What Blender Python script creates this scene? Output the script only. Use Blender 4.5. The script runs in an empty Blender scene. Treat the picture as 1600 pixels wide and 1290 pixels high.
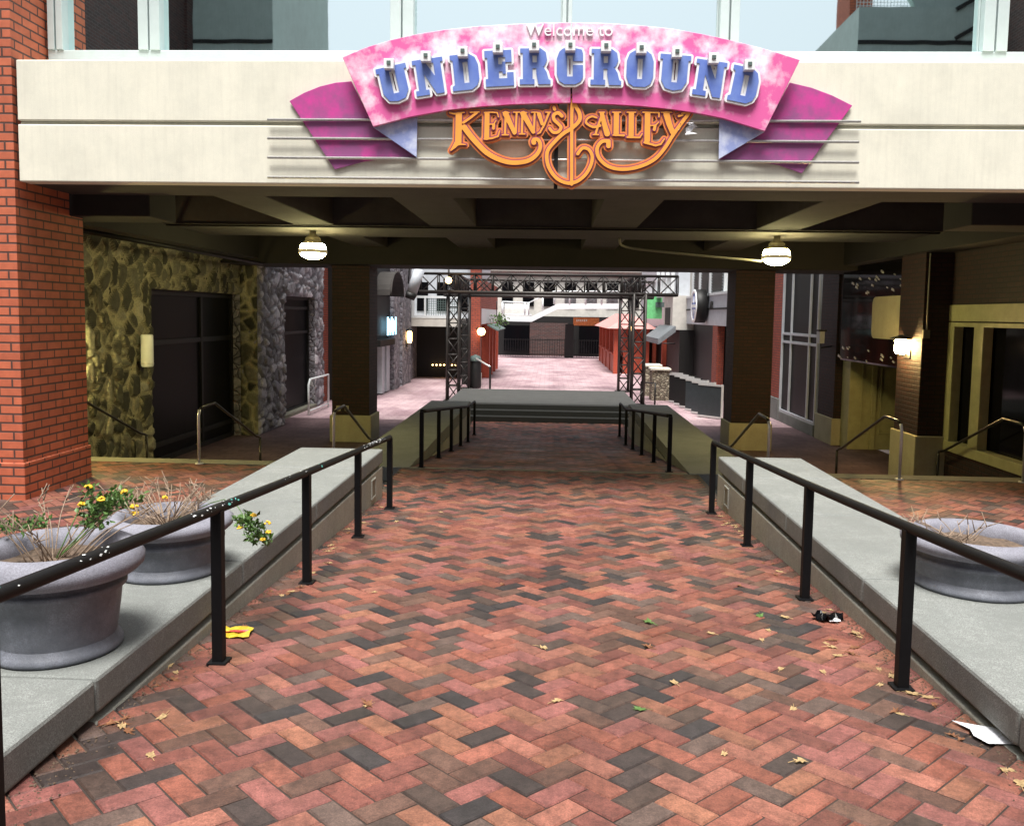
import bpy, math, random
import numpy as np
from mathutils import Vector, Matrix, noise
random.seed(7)
R=math.radians
# ---------------------------------------------------------------- camera
F=1350.0; PX,PY=800.0,600.0; VX,VY=860.0,492.0; ROLL=0.015; EYE=Vector((0,0,1.6))
_d=Vector(((VX-PX)/F,(VY-PY)/F,1)).normalized()
_n=Vector((1,ROLL,0)).cross(_d).normalized()
if _n.y<0: _n=-_n
_r=_n.cross(_d)
B=Matrix((_r,_d,-_n))            # rows: world axes in camera coordinates (x right, y down, z forward)
def _ray(x,y): return B@Vector(((x-PX)/F,(y-PY)/F,1))
def at(x,y,Y): r=_ray(x,y); return EYE+r*(Y/r.y)          # point on the plane at depth Y
def ax(x,y,X): r=_ray(x,y); return EYE+r*(X/r.x)          # point on the side plane X
def az(x,y,Z): r=_ray(x,y); return EYE+r*((Z-1.6)/r.z)    # point on the level Z
scn=bpy.context.scene; COL=scn.collection
cam=bpy.data.cameras.new('camera'); co=bpy.data.objects.new('camera',cam); COL.objects.link(co)
cr=B@Vector((1,0,0)); cu=B@Vector((0,-1,0)); cb=B@Vector((0,0,-1))
mw=Matrix((cr,cu,cb)).transposed().to_4x4(); mw.translation=EYE; co.matrix_world=mw
cam.sensor_width=36; cam.sensor_fit='HORIZONTAL'; cam.lens=F/1600*36
cam.shift_x=0; cam.shift_y=-45/1600; cam.clip_start=.05; cam.clip_end=2000
scn.camera=co
# ---------------------------------------------------------------- world, sun, exposure
SUN_EL,SUN_ROT=69,184
w=bpy.data.worlds.new('World'); scn.world=w; w.use_nodes=True
nt=w.node_tree; nt.nodes.clear()
sky=nt.nodes.new('ShaderNodeTexSky'); sky.sky_type='NISHITA'; sky.sun_disc=False
sky.sun_elevation=R(SUN_EL); sky.sun_rotation=R(SUN_ROT); sky.dust_density=4; sky.air_density=1; sky.ozone_density=1
hs=nt.nodes.new('ShaderNodeHueSaturation'); hs.inputs['Saturation'].default_value=.28
bg=nt.nodes.new('ShaderNodeBackground'); bg.inputs[1].default_value=.1
wo=nt.nodes.new('ShaderNodeOutputWorld')
nt.links.new(sky.outputs[0],hs.inputs['Color']); nt.links.new(hs.outputs[0],bg.inputs[0]); nt.links.new(bg.outputs[0],wo.inputs[0])
sl=bpy.data.lights.new('sun','SUN'); sl.energy=4.4; sl.angle=R(26); sl.color=(1,.97,.92)
so=bpy.data.objects.new('sun',sl); COL.objects.link(so)
sd=Vector((math.sin(R(SUN_ROT))*math.cos(R(SUN_EL)),math.cos(R(SUN_ROT))*math.cos(R(SUN_EL)),math.sin(R(SUN_EL))))
so.rotation_euler=sd.to_track_quat('Z','Y').to_euler(); so.location=(0,-5,20)
vs=scn.view_settings; vs.view_transform='Standard'; vs.look='None'; vs.gamma=1; vs.exposure=.72
scn.cycles.use_denoising=True; scn.cycles.max_bounces=5; scn.cycles.diffuse_bounces=2
scn.cycles.sample_clamp_indirect=6
# ---------------------------------------------------------------- materials
def nmat(name):
    m=bpy.data.materials.new(name); m.use_nodes=True; t=m.node_tree; b=t.nodes['Principled BSDF']; return m,t,b
def N(t,typ,**k):
    n=t.nodes.new(typ)
    for a,v in k.items():
        if a[0]=='_': n.inputs[a[1:].replace('_',' ')].default_value=v
        else: setattr(n,a,v)
    return n
def coords(t,kind='Object'):
    return t.nodes.new('ShaderNodeTexCoord').outputs[kind]
def mix(t,fac,a,b,mode='MIX'):
    n=t.nodes.new('ShaderNodeMix'); n.data_type='RGBA'; n.blend_type=mode
    for s,v in ((n.inputs[0],fac),(n.inputs[6],a),(n.inputs[7],b)):
        if hasattr(v,'node') : t.links.new(v,s)
        elif isinstance(v,(int,float)): s.default_value=v
        else: s.default_value=(*v,1)
    return n.outputs[2]
def ramp(t,src,stops):
    n=t.nodes.new('ShaderNodeValToRGB'); t.links.new(src,n.inputs[0]); e=n.color_ramp.elements
    while len(e)<len(stops): e.new(.5)
    for q,(p,c) in zip(e,stops): q.position=p; q.color=(*(c if not isinstance(c,(int,float)) else (c,c,c)),1)
    return n.outputs[0]
def noiz(t,vec,scale,detail=4,rough=.6):
    n=N(t,'ShaderNodeTexNoise',_Scale=scale,_Detail=detail,_Roughness=rough); t.links.new(vec,n.inputs['Vector']); return n.outputs[0]
def bump(t,b,h,strength=.3,dist=.01):
    n=N(t,'ShaderNodeBump',_Strength=strength,_Distance=dist); t.links.new(h,n.inputs['Height']); t.links.new(n.outputs[0],b.inputs['Normal'])
def scaled(t,vec,s):
    n=t.nodes.new('ShaderNodeMapping'); n.inputs['Scale'].default_value=s; t.links.new(vec,n.inputs[0]); return n.outputs[0]
def flat(name,c,rough=.5,metal=0,var=.15,scale=9,bmp=.12,c2=None,bscale=90):
    m,t,b=nmat(name); v=coords(t); b.inputs['Roughness'].default_value=rough; b.inputs['Metallic'].default_value=metal
    c2=c2 or tuple(x*(1-2.2*var) for x in c)
    f=ramp(t,noiz(t,v,scale,5,.65),[(.32,0),(.68,1)])
    t.links.new(mix(t,f,c2,c),b.inputs['Base Color'])
    if bmp: bump(t,b,noiz(t,v,bscale,3),bmp,.004)
    return m
def concrete(name,c,c2,streak=.25,speck=.25,rough=.85,stain=.35):
    m,t,b=nmat(name); v=coords(t); b.inputs['Roughness'].default_value=rough
    a=mix(t,ramp(t,noiz(t,v,2.2,6,.7),[(.35,0),(.7,1)]),c,c2)
    s=ramp(t,noiz(t,scaled(t,v,(14,14,.8)),1.6,4,.7),[(.45,0),(.75,1)])
    a=mix(t,mix(t,streak,(0,0,0),s),a,tuple(x*.62 for x in c))
    g=ramp(t,noiz(t,v,160,2,.5),[(.42,0),(.6,1)])
    a=mix(t,mix(t,speck,(0,0,0),g),a,tuple(x*.45 for x in c))
    g2=ramp(t,noiz(t,v,24,5,.75),[(.44,0),(.62,1)])
    a=mix(t,mix(t,speck*.8,(0,0,0),g2),a,tuple(x*.55 for x in c))
    d=ramp(t,noiz(t,v,.9,5,.75),[(.5,0),(.72,1)])
    a=mix(t,mix(t,stain,(0,0,0),d),a,tuple(x*.5 for x in c))
    t.links.new(a,b.inputs['Base Color']); bump(t,b,noiz(t,v,120,4),.35,.006)
    return m
def brickwall(name,c1,c2,mortar,bw=.3,rh=.1,ms=.012):
    m,t,b=nmat(name); v=coords(t,'UV'); b.inputs['Roughness'].default_value=.75
    k=t.nodes.new('ShaderNodeTexBrick'); t.links.new(v,k.inputs[0])
    k.inputs['Scale'].default_value=1; k.inputs['Brick Width'].default_value=bw; k.inputs['Row Height'].default_value=rh
    k.inputs['Mortar Size'].default_value=ms; k.inputs['Mortar Smooth'].default_value=.3; k.inputs['Bias'].default_value=0
    k.inputs['Color1'].default_value=(*c1,1); k.inputs['Color2'].default_value=(*c2,1); k.inputs['Mortar'].default_value=(*mortar,1)
    ob=coords(t); a=mix(t,ramp(t,noiz(t,ob,6,6,.7),[(.35,(.62,.6,.6)),(.65,(1.1,1.08,1.05))]),k.outputs[0],k.outputs[0])
    q=mix(t,.8,k.outputs[0],ramp(t,noiz(t,ob,5,6,.7),[(.3,(.6,.58,.58)),(.7,(1,1,1))]),'MULTIPLY')
    t.links.new(q,b.inputs['Base Color'])
    inv=N(t,'ShaderNodeMath',operation='SUBTRACT'); inv.inputs[0].default_value=1; t.links.new(k.outputs[1],inv.inputs[1])
    ad=N(t,'ShaderNodeMath',operation='MULTIPLY_ADD'); ad.inputs[1].default_value=.12; t.links.new(noiz(t,ob,70,4),ad.inputs[0]); t.links.new(inv.outputs[0],ad.inputs[2])
    bump(t,b,ad.outputs[0],.8,.012); return m
def stonewall(name,stones,mortar,scale=3.2,edge=.06,contrast=1):
    m,t,b=nmat(name); v=coords(t); b.inputs['Roughness'].default_value=.9
    nz=N(t,'ShaderNodeTexNoise',_Scale=2.5,_Detail=4); t.links.new(v,nz.inputs['Vector'])
    va=N(t,'ShaderNodeVectorMath',operation='MULTIPLY_ADD'); va.inputs[1].default_value=(.22,.22,.22); t.links.new(nz.outputs[1],va.inputs[0]); t.links.new(scaled(t,v,(1,1,1.25)),va.inputs[2])
    d=N(t,'ShaderNodeTexVoronoi',feature='DISTANCE_TO_EDGE',_Scale=scale); c=N(t,'ShaderNodeTexVoronoi',_Scale=scale)
    t.links.new(va.outputs[0],d.inputs['Vector']); t.links.new(va.outputs[0],c.inputs['Vector'])
    sx=t.nodes.new('ShaderNodeSeparateColor'); t.links.new(c.outputs['Color'],sx.inputs[0])
    sc_=ramp(t,sx.outputs[0],[(i/(len(stones)-1),q) for i,q in enumerate(stones)])
    sc_=mix(t,.7,sc_,ramp(t,noiz(t,v,9,6,.7),[(.3,.5),(.7,1)]),'MULTIPLY')
    e=ramp(t,d.outputs['Distance'],[(edge*.5,0),(edge,1)])
    t.links.new(mix(t,e,mortar,sc_),b.inputs['Base Color'])
    h=N(t,'ShaderNodeMath',operation='MULTIPLY_ADD'); h.inputs[1].default_value=.5; t.links.new(noiz(t,v,22,5),h.inputs[0])
    t.links.new(ramp(t,d.outputs['Distance'],[(0,0),(.12,.8),(.4,1)]),h.inputs[2]); bump(t,b,h.outputs[0],.9,.06); return m
def emit(name,c,s):
    m,t,b=nmat(name); b.inputs['Base Color'].default_value=(*c,1); b.inputs['Emission Color'].default_value=(*c,1); b.inputs['Emission Strength'].default_value=s; return m
M={}
M['fascia']=concrete('cream_concrete',(.80,.78,.66),(.70,.69,.59),.22,.05,.8,.22)
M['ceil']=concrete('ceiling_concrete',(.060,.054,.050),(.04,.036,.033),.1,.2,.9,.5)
M['beam_dark']=concrete('shaded_beam_concrete',(.018,.016,.014),(.012,.011,.01),.1,.2,.9,.4)  # darker ceiling concrete, underpass shade put into the beam colour
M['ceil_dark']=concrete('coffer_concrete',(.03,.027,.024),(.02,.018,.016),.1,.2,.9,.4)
M['slab']=concrete('ledge_concrete',(.28,.295,.28),(.17,.185,.175),.1,.9,.88,.6)
M['slabside']=concrete('ledge_face_concrete',(.44,.44,.38),(.32,.32,.275),.4,.6,.9,.6)
M['nosing']=concrete('step_nosing_concrete',(.24,.23,.18),(.16,.155,.12),.1,.3)
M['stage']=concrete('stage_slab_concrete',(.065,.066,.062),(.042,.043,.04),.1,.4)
M['stagestep']=concrete('shaded_step_concrete',(.016,.017,.014),(.011,.012,.01),.1,.3)  # near black: shade on the stage risers put into the colour
M['plant_base']=concrete('column_base_concrete',(.45,.42,.27),(.36,.33,.22),.2,.2,.8,.3)
M['pot']=concrete('planter_cast_stone',(.24,.255,.30),(.075,.085,.11),.75,.5,.6,.7)
for _n in M['pot'].node_tree.nodes:
    if _n.type=='TEX_NOISE' and _n.inputs['Scale'].default_value<3: _n.inputs['Scale'].default_value*=3.2
M['pot_rim']=concrete('planter_rim_cast_stone',(.26,.26,.305),(.19,.19,.23),.15,.5,.75,.35)
M['brick']=brickwall('orange_brick',(.62,.165,.08),(.50,.125,.062),(.10,.05,.04))
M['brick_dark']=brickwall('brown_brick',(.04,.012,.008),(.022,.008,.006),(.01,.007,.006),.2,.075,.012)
M['brick_red']=brickwall('red_brick',(.42,.085,.045),(.34,.065,.038),(.12,.06,.05),.2,.075,.01)
M['brick_refl']=brickwall('weathered_brown_brick',(.10,.04,.035),(.055,.03,.03),(.12,.1,.09),.3,.1,.012)
M['stone']=stonewall('mortared_fieldstone',[(.02,.02,.012),(.06,.055,.03),(.035,.033,.02),(.16,.15,.09)],(.36,.33,.2),3.8,.10)
M['stone_grey']=stonewall('grey_ledgestone',[(.18,.17,.19),(.4,.38,.42),(.28,.27,.3),(.5,.48,.5)],(.12,.11,.12),4.5,.03)
M['stone_small']=stonewall('stacked_stone',[(.3,.25,.17),(.5,.44,.33),(.18,.14,.1),(.42,.36,.27)],(.09,.08,.06),9,.04)
M['black']=flat('chipped_black_paint',(.005,.005,.006),.6,.0,.1,30,.2)
M['black'].node_tree.nodes['Principled BSDF'].inputs['Specular IOR Level'].default_value=.2
M['blackdull']=flat('dull_black_metal',(.01,.01,.01),.55,.2,.1,12,.1)
M['steel']=flat('brushed_steel',(.66,.66,.65),.35,.4,.1,40,.1)
M['steel_dark']=flat('dark_bronze_rail',(.05,.045,.04),.35,.7,.1)
M['truss']=flat('dark_truss_steel',(.05,.045,.042),.5,.5,.1)
M['whitepaint']=flat('white_paint',(.72,.76,.78),.45,0,.06,5,.05)
M['frame']=flat('pale_aluminium_frame',(.62,.72,.72),.35,.2,.04,5,.03)
M['yellowframe']=flat('yellow_cream_paint',(.40,.38,.19),.5,0,.1,6,.1)
M['whitefab']=flat('grey_white_cladding',(.5,.53,.58),.5,0,.08,4,.05)
M['grime']=flat('pale_wall_render',(.62,.6,.55),.8,0,.1,3,.1)
M['greycon']=concrete('grey_green_concrete',(.12,.17,.16),(.09,.13,.125),.1,.1,.9,.2)
M['darkline']=flat('dark_joint',(.02,.02,.02),.8)
M['pinkroof']=flat('faded_pink_roof',(.62,.28,.26),.7,0,.12,5)
M['awning']=flat('grey_awning_fabric',(.16,.175,.19),.7,0,.1,4)
M['screen']=flat('dark_grey_screen',(.045,.055,.06),.4,.2,.1,8)
M['orange']=flat('orange_sign_paint',(.75,.25,.07),.5,0,.2,9)
M['green']=flat('green_sign_panel',(.18,.62,.25),.5,0,.15,6)
M['redwood']=flat('red_painted_wood',(.42,.07,.035),.55,0,.12,8)
M['soil']=flat('dry_soil_and_mulch',(.16,.11,.075),.95,0,.3,35,.9,None,60)
M['leafg']=flat('green_leaf',(.10,.20,.045),.5,0,.25,40,.1)
M['leafd']=flat('dry_tan_leaf',(.5,.34,.16),.75,0,.25,30,.2)
M['leafo']=flat('dry_brown_leaf',(.25,.1,.04),.75,0,.25,30,.2)
M['twig']=flat('dry_twig',(.34,.25,.18),.8,0,.2,30,.1)
M['flower']=flat('yellow_orange_flower',(.95,.58,.03),.6,0,.2,60,.1)
M['blue']=flat('painted_blue_letter',(.10,.17,.55),.4,0,.14,5,.05,(.18,.27,.62))
M['lwhite']=flat('white_letter_trim',(.85,.86,.88),.4,0,.03,5,.03)
M['or_out']=flat('orange_letter_border',(.82,.25,.07),.45,0,.1,9,.05)
M['or_in']=flat('bright_orange_letter_face',(.92,.38,.06),.45,0,.05,9,.05)
M['purple']=flat('purple_letter_line',(.28,.05,.14),.5,0,.1,9,.05)
M['paper']=flat('white_paper',(.75,.76,.8),.8,0,.06,20,.3)
M['yellow']=flat('yellow_wrapper_film',(.62,.43,.03),.35,0,.1,30,.2)
M['redp']=flat('red_print',(.6,.03,.02),.4)
M['pale_blue']=None
def glassmat(name,c,rough,metal,spec=.5):
    m,t,b=nmat(name); b.inputs['Base Color'].default_value=(*c,1); b.inputs['Roughness'].default_value=rough; b.inputs['Metallic'].default_value=metal
    bump(t,b,noiz(t,coords(t),1.1,2),.02,.02); return m
M['glass_dull']=glassmat('dusty_dark_glass',(.006,.006,.007),.4,0); M['glass_dull'].node_tree.nodes['Principled BSDF'].inputs['Specular IOR Level'].default_value=.08
M['mirror']=glassmat('reflective_blue_glass',(.85,.985,.99),.015,1)
M['glass']=glassmat('dark_window_glass',(.004,.004,.005),.06,0); M['glass'].node_tree.nodes['Principled BSDF'].inputs['Specular IOR Level'].default_value=.1
M['globe']=emit('lit_globe_glass',(1.0,.87,.40),75)
M['warm']=emit('lit_lamp_glass',(1.0,.66,.26),190)
M['warm2']=emit('small_lit_lamp',(1.0,.6,.25),6)
M['neon']=emit('pale_blue_neon',(.45,.8,1.0),1.5)
def cloudpaint(name,deep,light,zt,zb,amt):
    m,t,b=nmat(name); v=coords(t); b.inputs['Roughness'].default_value=.35
    n1=noiz(t,scaled(t,v,(1,1,1)),4.3,5,.62)
    sx=t.nodes.new('ShaderNodeSeparateXYZ'); t.links.new(v,sx.inputs[0])
    mr=t.nodes.new('ShaderNodeMapRange'); t.links.new(sx.outputs[2],mr.inputs[0]); mr.inputs[1].default_value=zb; mr.inputs[2].default_value=zt; mr.inputs[3].default_value=-.16*amt; mr.inputs[4].default_value=.18*amt
    a=N(t,'ShaderNodeMath',operation='ADD'); t.links.new(n1,a.inputs[0]); t.links.new(mr.outputs[0],a.inputs[1])
    t.links.new(ramp(t,a.outputs[0],[(.45,deep),(.58,tuple(.5*p+.5*q for p,q in zip(deep,light))),(.72,light)]),b.inputs['Base Color'])
    bump(t,b,noiz(t,v,60,3),.05,.004); return m
M['banner']=cloudpaint('pink_cloud_paint',(.74,.13,.37),(.95,.84,.90),.60,-.35,.40)
M['tail']=cloudpaint('magenta_cloud_paint',(.30,.09,.24),(.60,.06,.31),.1,-1.0,1.0)
M['fold']=cloudpaint('pale_blue_cloud_paint',(.30,.36,.66),(.75,.8,.92),-.2,-.9,.2)
def pavers(name):
    m,t,b=nmat(name); v=coords(t); at_=t.nodes.new('ShaderNodeAttribute'); at_.attribute_name='tint'
    sp=ramp(t,noiz(t,v,150,3,.7),[(.34,(.45,.45,.45)),(.66,(1.15,1.15,1.15))])
    q=mix(t,.75,at_.outputs['Color'],sp,'MULTIPLY')
    dirt=ramp(t,noiz(t,v,2.1,8,.8),[(.40,1),(.62,.5)])
    q=mix(t,.75,q,dirt,'MULTIPLY')
    d2=ramp(t,noiz(t,v,17,6,.8),[(.40,1),(.64,.4)]); q=mix(t,.8,q,d2,'MULTIPLY')
    t.links.new(q,b.inputs['Base Color'])
    rr=ramp(t,noiz(t,v,1.1,4,.7),[(.4,.72),(.65,.5)]); t.links.new(rr,b.inputs['Roughness'])
    bump(t,b,noiz(t,v,170,4),.4,.004); return m
M['paver']=pavers('clay_paver')
M['joint']=flat('sand_joint',(.05,.035,.028),.95,0,.2,30)
def plaza(nm='far_brick_paving',c1=(.46,.34,.35),c2=(.38,.27,.29),mo=(.24,.17,.18)):
    m,t,b=nmat(nm); v=coords(t); b.inputs['Roughness'].default_value=.6
    k=t.nodes.new('ShaderNodeTexBrick'); t.links.new(v,k.inputs[0]); k.inputs['Scale'].default_value=1; k.inputs['Brick Width'].default_value=.4; k.inputs['Row Height'].default_value=.2
    k.inputs['Color1'].default_value=(*c1,1); k.inputs['Color2'].default_value=(*c2,1); k.inputs['Mortar'].default_value=(*mo,1); k.inputs['Mortar Size'].default_value=.01
    q=mix(t,.8,k.outputs[0],ramp(t,noiz(t,scaled(t,v,(1,.5,1)),1.0,6,.75),[(.36,(.5,.4,.45)),(.64,(1.2,1.2,1.2))]),'MULTIPLY')
    t.links.new(q,b.inputs['Base Color']); return m
M['plaza']=plaza(); M['plaza_dark']=plaza('shaded_brick_paving',(.17,.11,.115),(.12,.075,.08),(.06,.04,.04))  # second one is the plaza paving with underpass shade in its colour
# ---------------------------------------------------------------- mesh builder
class MB:
    def __init__(s): s.v=[];s.f=[];s.sm=[];s.tint=None
    def add(s,vs,fs,sm=False):
        o=len(s.v); s.v+= [tuple(p) for p in vs]; s.f+=[tuple(i+o for i in f) for f in fs]; s.sm+=[sm]*len(fs); return s
    def box(s,x0,x1,y0,y1,z0,z1):
        x0,x1=sorted((x0,x1));y0,y1=sorted((y0,y1));z0,z1=sorted((z0,z1))
        return s.add([(x0,y0,z0),(x1,y0,z0),(x1,y1,z0),(x0,y1,z0),(x0,y0,z1),(x1,y0,z1),(x1,y1,z1),(x0,y1,z1)],
          [(3,2,1,0),(4,5,6,7),(0,1,5,4),(1,2,6,5),(2,3,7,6),(3,0,4,7)])
    def bar(s,p0,p1,w,h=None,up=(0,0,1)):
        p0=Vector(p0);p1=Vector(p1);h=h or w; d=(p1-p0).normalized(); u=Vector(up)
        if abs(d.dot(u))>.98: u=Vector((0,1,0))
        a=d.cross(u).normalized(); b=a.cross(d).normalized(); a*=w/2;b*=h/2
        vs=[p0-a-b,p0+a-b,p0+a+b,p0-a+b,p1-a-b,p1+a-b,p1+a+b,p1-a+b]
        return s.add(vs,[(0,1,2,3),(7,6,5,4),(4,5,1,0),(5,6,2,1),(6,7,3,2),(7,4,0,3)])
    def tube(s,pts,r,n=10,rs=None,cap=True):
        pts=[Vector(p) for p in pts]; o=len(s.v); prev=None
        for i,p in enumerate(pts):
            d=((pts[min(i+1,len(pts)-1)]-pts[max(i-1,0)])).normalized()
            if prev is None:
                u=Vector((0,0,1)) if abs(d.z)<.9 else Vector((0,1,0)); a=d.cross(u).normalized()
            else: a=(prev-d*prev.dot(d)).normalized()
            prev=a; b=d.cross(a); rr=rs[i] if rs else r
            for k in range(n):
                t=2*math.pi*k/n; s.v.append(tuple(p+(a*math.cos(t)+b*math.sin(t))*rr))
        for i in range(len(pts)-1):
            for k in range(n):
                k2=(k+1)%n; s.f.append((o+i*n+k,o+i*n+k2,o+(i+1)*n+k2,o+(i+1)*n+k)); s.sm.append(True)
        if cap:
            s.f.append(tuple(o+k for k in reversed(range(n)))); s.sm.append(False)
            s.f.append(tuple(o+(len(pts)-1)*n+k for k in range(n))); s.sm.append(False)
        return s
    def lathe(s,prof,c,n=48,axis='z',wob=0):
        o=len(s.v); c=Vector(c)
        for (r,z) in prof:
            for k in range(n):
                t=2*math.pi*k/n
                q=(r*math.cos(t),r*math.sin(t),z) if axis=='z' else ((z,r*math.cos(t),r*math.sin(t)) if axis=='x' else (r*math.cos(t),z,r*math.sin(t)))
                s.v.append(tuple(c+Vector(q)))
        for i in range(len(prof)-1):
            for k in range(n):
                k2=(k+1)%n; s.f.append((o+i*n+k,o+i*n+k2,o+(i+1)*n+k2,o+(i+1)*n+k)); s.sm.append(True)
        return s
    def prism(s,poly,vec):
        n=len(poly); poly=[Vector(p) for p in poly]; vec=Vector(vec)
        vs=poly+[p+vec for p in poly]
        return s.add(vs,[tuple(range(n)),tuple(reversed(range(n,2*n)))]+[((i+1)%n,i,i+n,(i+1)%n+n) for i in range(n)])
    def build(s,name,m,parent=None,bev=0,seg=2):
        off=Vector((0,0,0))
        if parent is not None:
            q=parent
            while q is not None: off+=q.location; q=q.parent
        me=bpy.data.meshes.new(name)
        me.from_pydata([(x-off.x,y-off.y,z-off.z) for x,y,z in s.v],[],s.f)
        uv=me.uv_layers.new(name='UVMap'); me.update()
        vv=np.array(s.v,dtype=float) if s.v else np.zeros((0,3))
        uvd=np.zeros((len(me.loops),2)); nr=[p.normal for p in me.polygons]
        for p in me.polygons:
            a=[abs(c) for c in p.normal]; ls=p.loop_start; ids=[me.loops[i].vertex_index for i in range(ls,ls+p.loop_total)]
            if a[2]>=max(a[0],a[1]): c=vv[ids][:,[0,1]]
            elif a[0]>=a[1]: c=vv[ids][:,[1,2]]
            else: c=vv[ids][:,[0,2]]
            uvd[ls:ls+p.loop_total]=c
        uv.data.foreach_set('uv',uvd.ravel())
        me.polygons.foreach_set('use_smooth',s.sm)
        if s.tint is not None:
            ca=me.color_attributes.new('tint','FLOAT_COLOR','CORNER'); arr=[]
            for p,c in zip(me.polygons,s.tint): arr+= list(c)*p.loop_total
            ca.data.foreach_set('color',arr)
        me.materials.append(m)
        o=bpy.data.objects.new(name,me); COL.objects.link(o)
        if parent is not None: o.parent=parent
        if bev:
            b=o.modifiers.new('bevel','BEVEL'); b.width=bev; b.segments=seg; b.limit_method='ANGLE'; b.angle_limit=R(40)
        return o
def tag(o,label=None,cat=None,group=None,kind=None):
    if label: o['label']=label
    if cat: o['category']=cat
    if group: o['group']=group
    if kind: o['kind']=kind
    return o
def thing(name,label,cat,loc=(0,0,0),group=None):
    o=bpy.data.objects.new(name,None); o.empty_display_size=.2; COL.objects.link(o); o.location=loc; return tag(o,label,cat,group)
def struct(mb,name,m): return tag(mb.build(name,m),kind='structure')
def copy_tree(o,loc,label=None,rz=None,group=None):
    def rec(q,par):
        c=q.copy(); COL.objects.link(c); c.parent=par
        for ch in q.children: rec(ch,c)
        return c
    c=rec(o,None); c.location=loc
    if rz is not None: c.rotation_euler.z=rz
    if label: c['label']=label
    if group: c['group']=group
    return c
def cr_spline(pts,n=6):
    out=[]; P=[Vector(p) for p in pts]
    for i in range(len(P)-1):
        p0=P[max(i-1,0)];p1=P[i];p2=P[i+1];p3=P[min(i+2,len(P)-1)]
        for k in range(n):
            t=k/n; out.append(.5*((2*p1)+(p2-p0)*t+(2*p0-5*p1+4*p2-p3)*t*t+(3*p1-p0-3*p2+p3)*t**3))
    out.append(P[-1]); return out
def relief(name,parent,org,u,v,n,lu,lv,pal,mortar,sc=(3.0,2.6),step=.03,depth=.05,seed=0,ew=.16):
    org,u,v,n=Vector(org),Vector(u),Vector(v),Vector(n); rnd=random.Random(seed); mb=MB(); mb.tint=[]
    nu,nv=max(2,int(lu/step)),max(2,int(lv/step)); H=[];T=[]
    for j in range(nv+1):
        for i in range(nu+1):
            a=lu*i/nu;b_=lv*j/nv; w=noise.noise_vector(Vector((a*1.3,b_*1.3,seed)))*.5
            p=Vector((a*sc[0]+w.x,b_*sc[1]+w.y,seed*3.7)); p.z=0.0+seed
            d,q=noise.voronoi(p); e=d[1]-d[0]
            cid=(int(round(q[0].x*977))*31+int(round(q[0].y*613))*17)%1009
            k=min(1,max(0,(e-ew*.35)/(ew)));k=k*k*(3-2*k); rr_=(cid%97)/97
            h=k*depth*(.55+.9*rr_)+noise.noise(Vector((a*9,b_*9,seed)))*.012+noise.noise(Vector((a*25,b_*25,seed)))*.006
            if i in(0,nu) or j in (0,nv): h=0
            mb.v.append(tuple(org+u*a+v*b_+n*(h+.004))); c=pal[cid%len(pal)]; f=.75+.5*((cid//7)%13)/13+.35*noise.noise(Vector((a*12,b_*12,5)))
            kk=min(1,max(0,(e-ew*.25)/(ew*.5))); T.append(tuple(mortar[x]*(1-kk)+c[x]*f*kk for x in range(3)))
    for j in range(nv):
        for i in range(nu):
            q=j*(nu+1)+i; ids=(q,q+1,q+nu+2,q+nu+1); mb.f.append(ids); mb.sm.append(True)
            mb.tint.append((*[sum(T[z][x] for z in ids)/4 for x in range(3)],1))
    return mb.build(name,M['stone_tint'],parent)
def stonetint():
    m,t,b=nmat('rubble_stone'); v=coords(t); at_=t.nodes.new('ShaderNodeAttribute'); at_.attribute_name='tint'; b.inputs['Roughness'].default_value=.9
    q=mix(t,.8,at_.outputs['Color'],ramp(t,noiz(t,v,40,5,.75),[(.33,(.5,.5,.5)),(.67,(1.25,1.25,1.25))]),'MULTIPLY')
    t.links.new(q,b.inputs['Base Color']); bump(t,b,noiz(t,v,45,5,.7),.6,.02); return m
M['stone_tint']=stonetint()
# levels
ZA=-.57; ZL=-1.3; SL=.057
YR=10.0      # end of the first ramp
YN=11.95     # line of the steps
def zr(y):   # centre path height
    if y<0: return 0
    if y<YR: return -SL*y
    if y<YN: return ZA
    if y<19.6: return ZA+(ZL-ZA)*(y-YN)/(19.6-YN)
    return ZL
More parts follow.
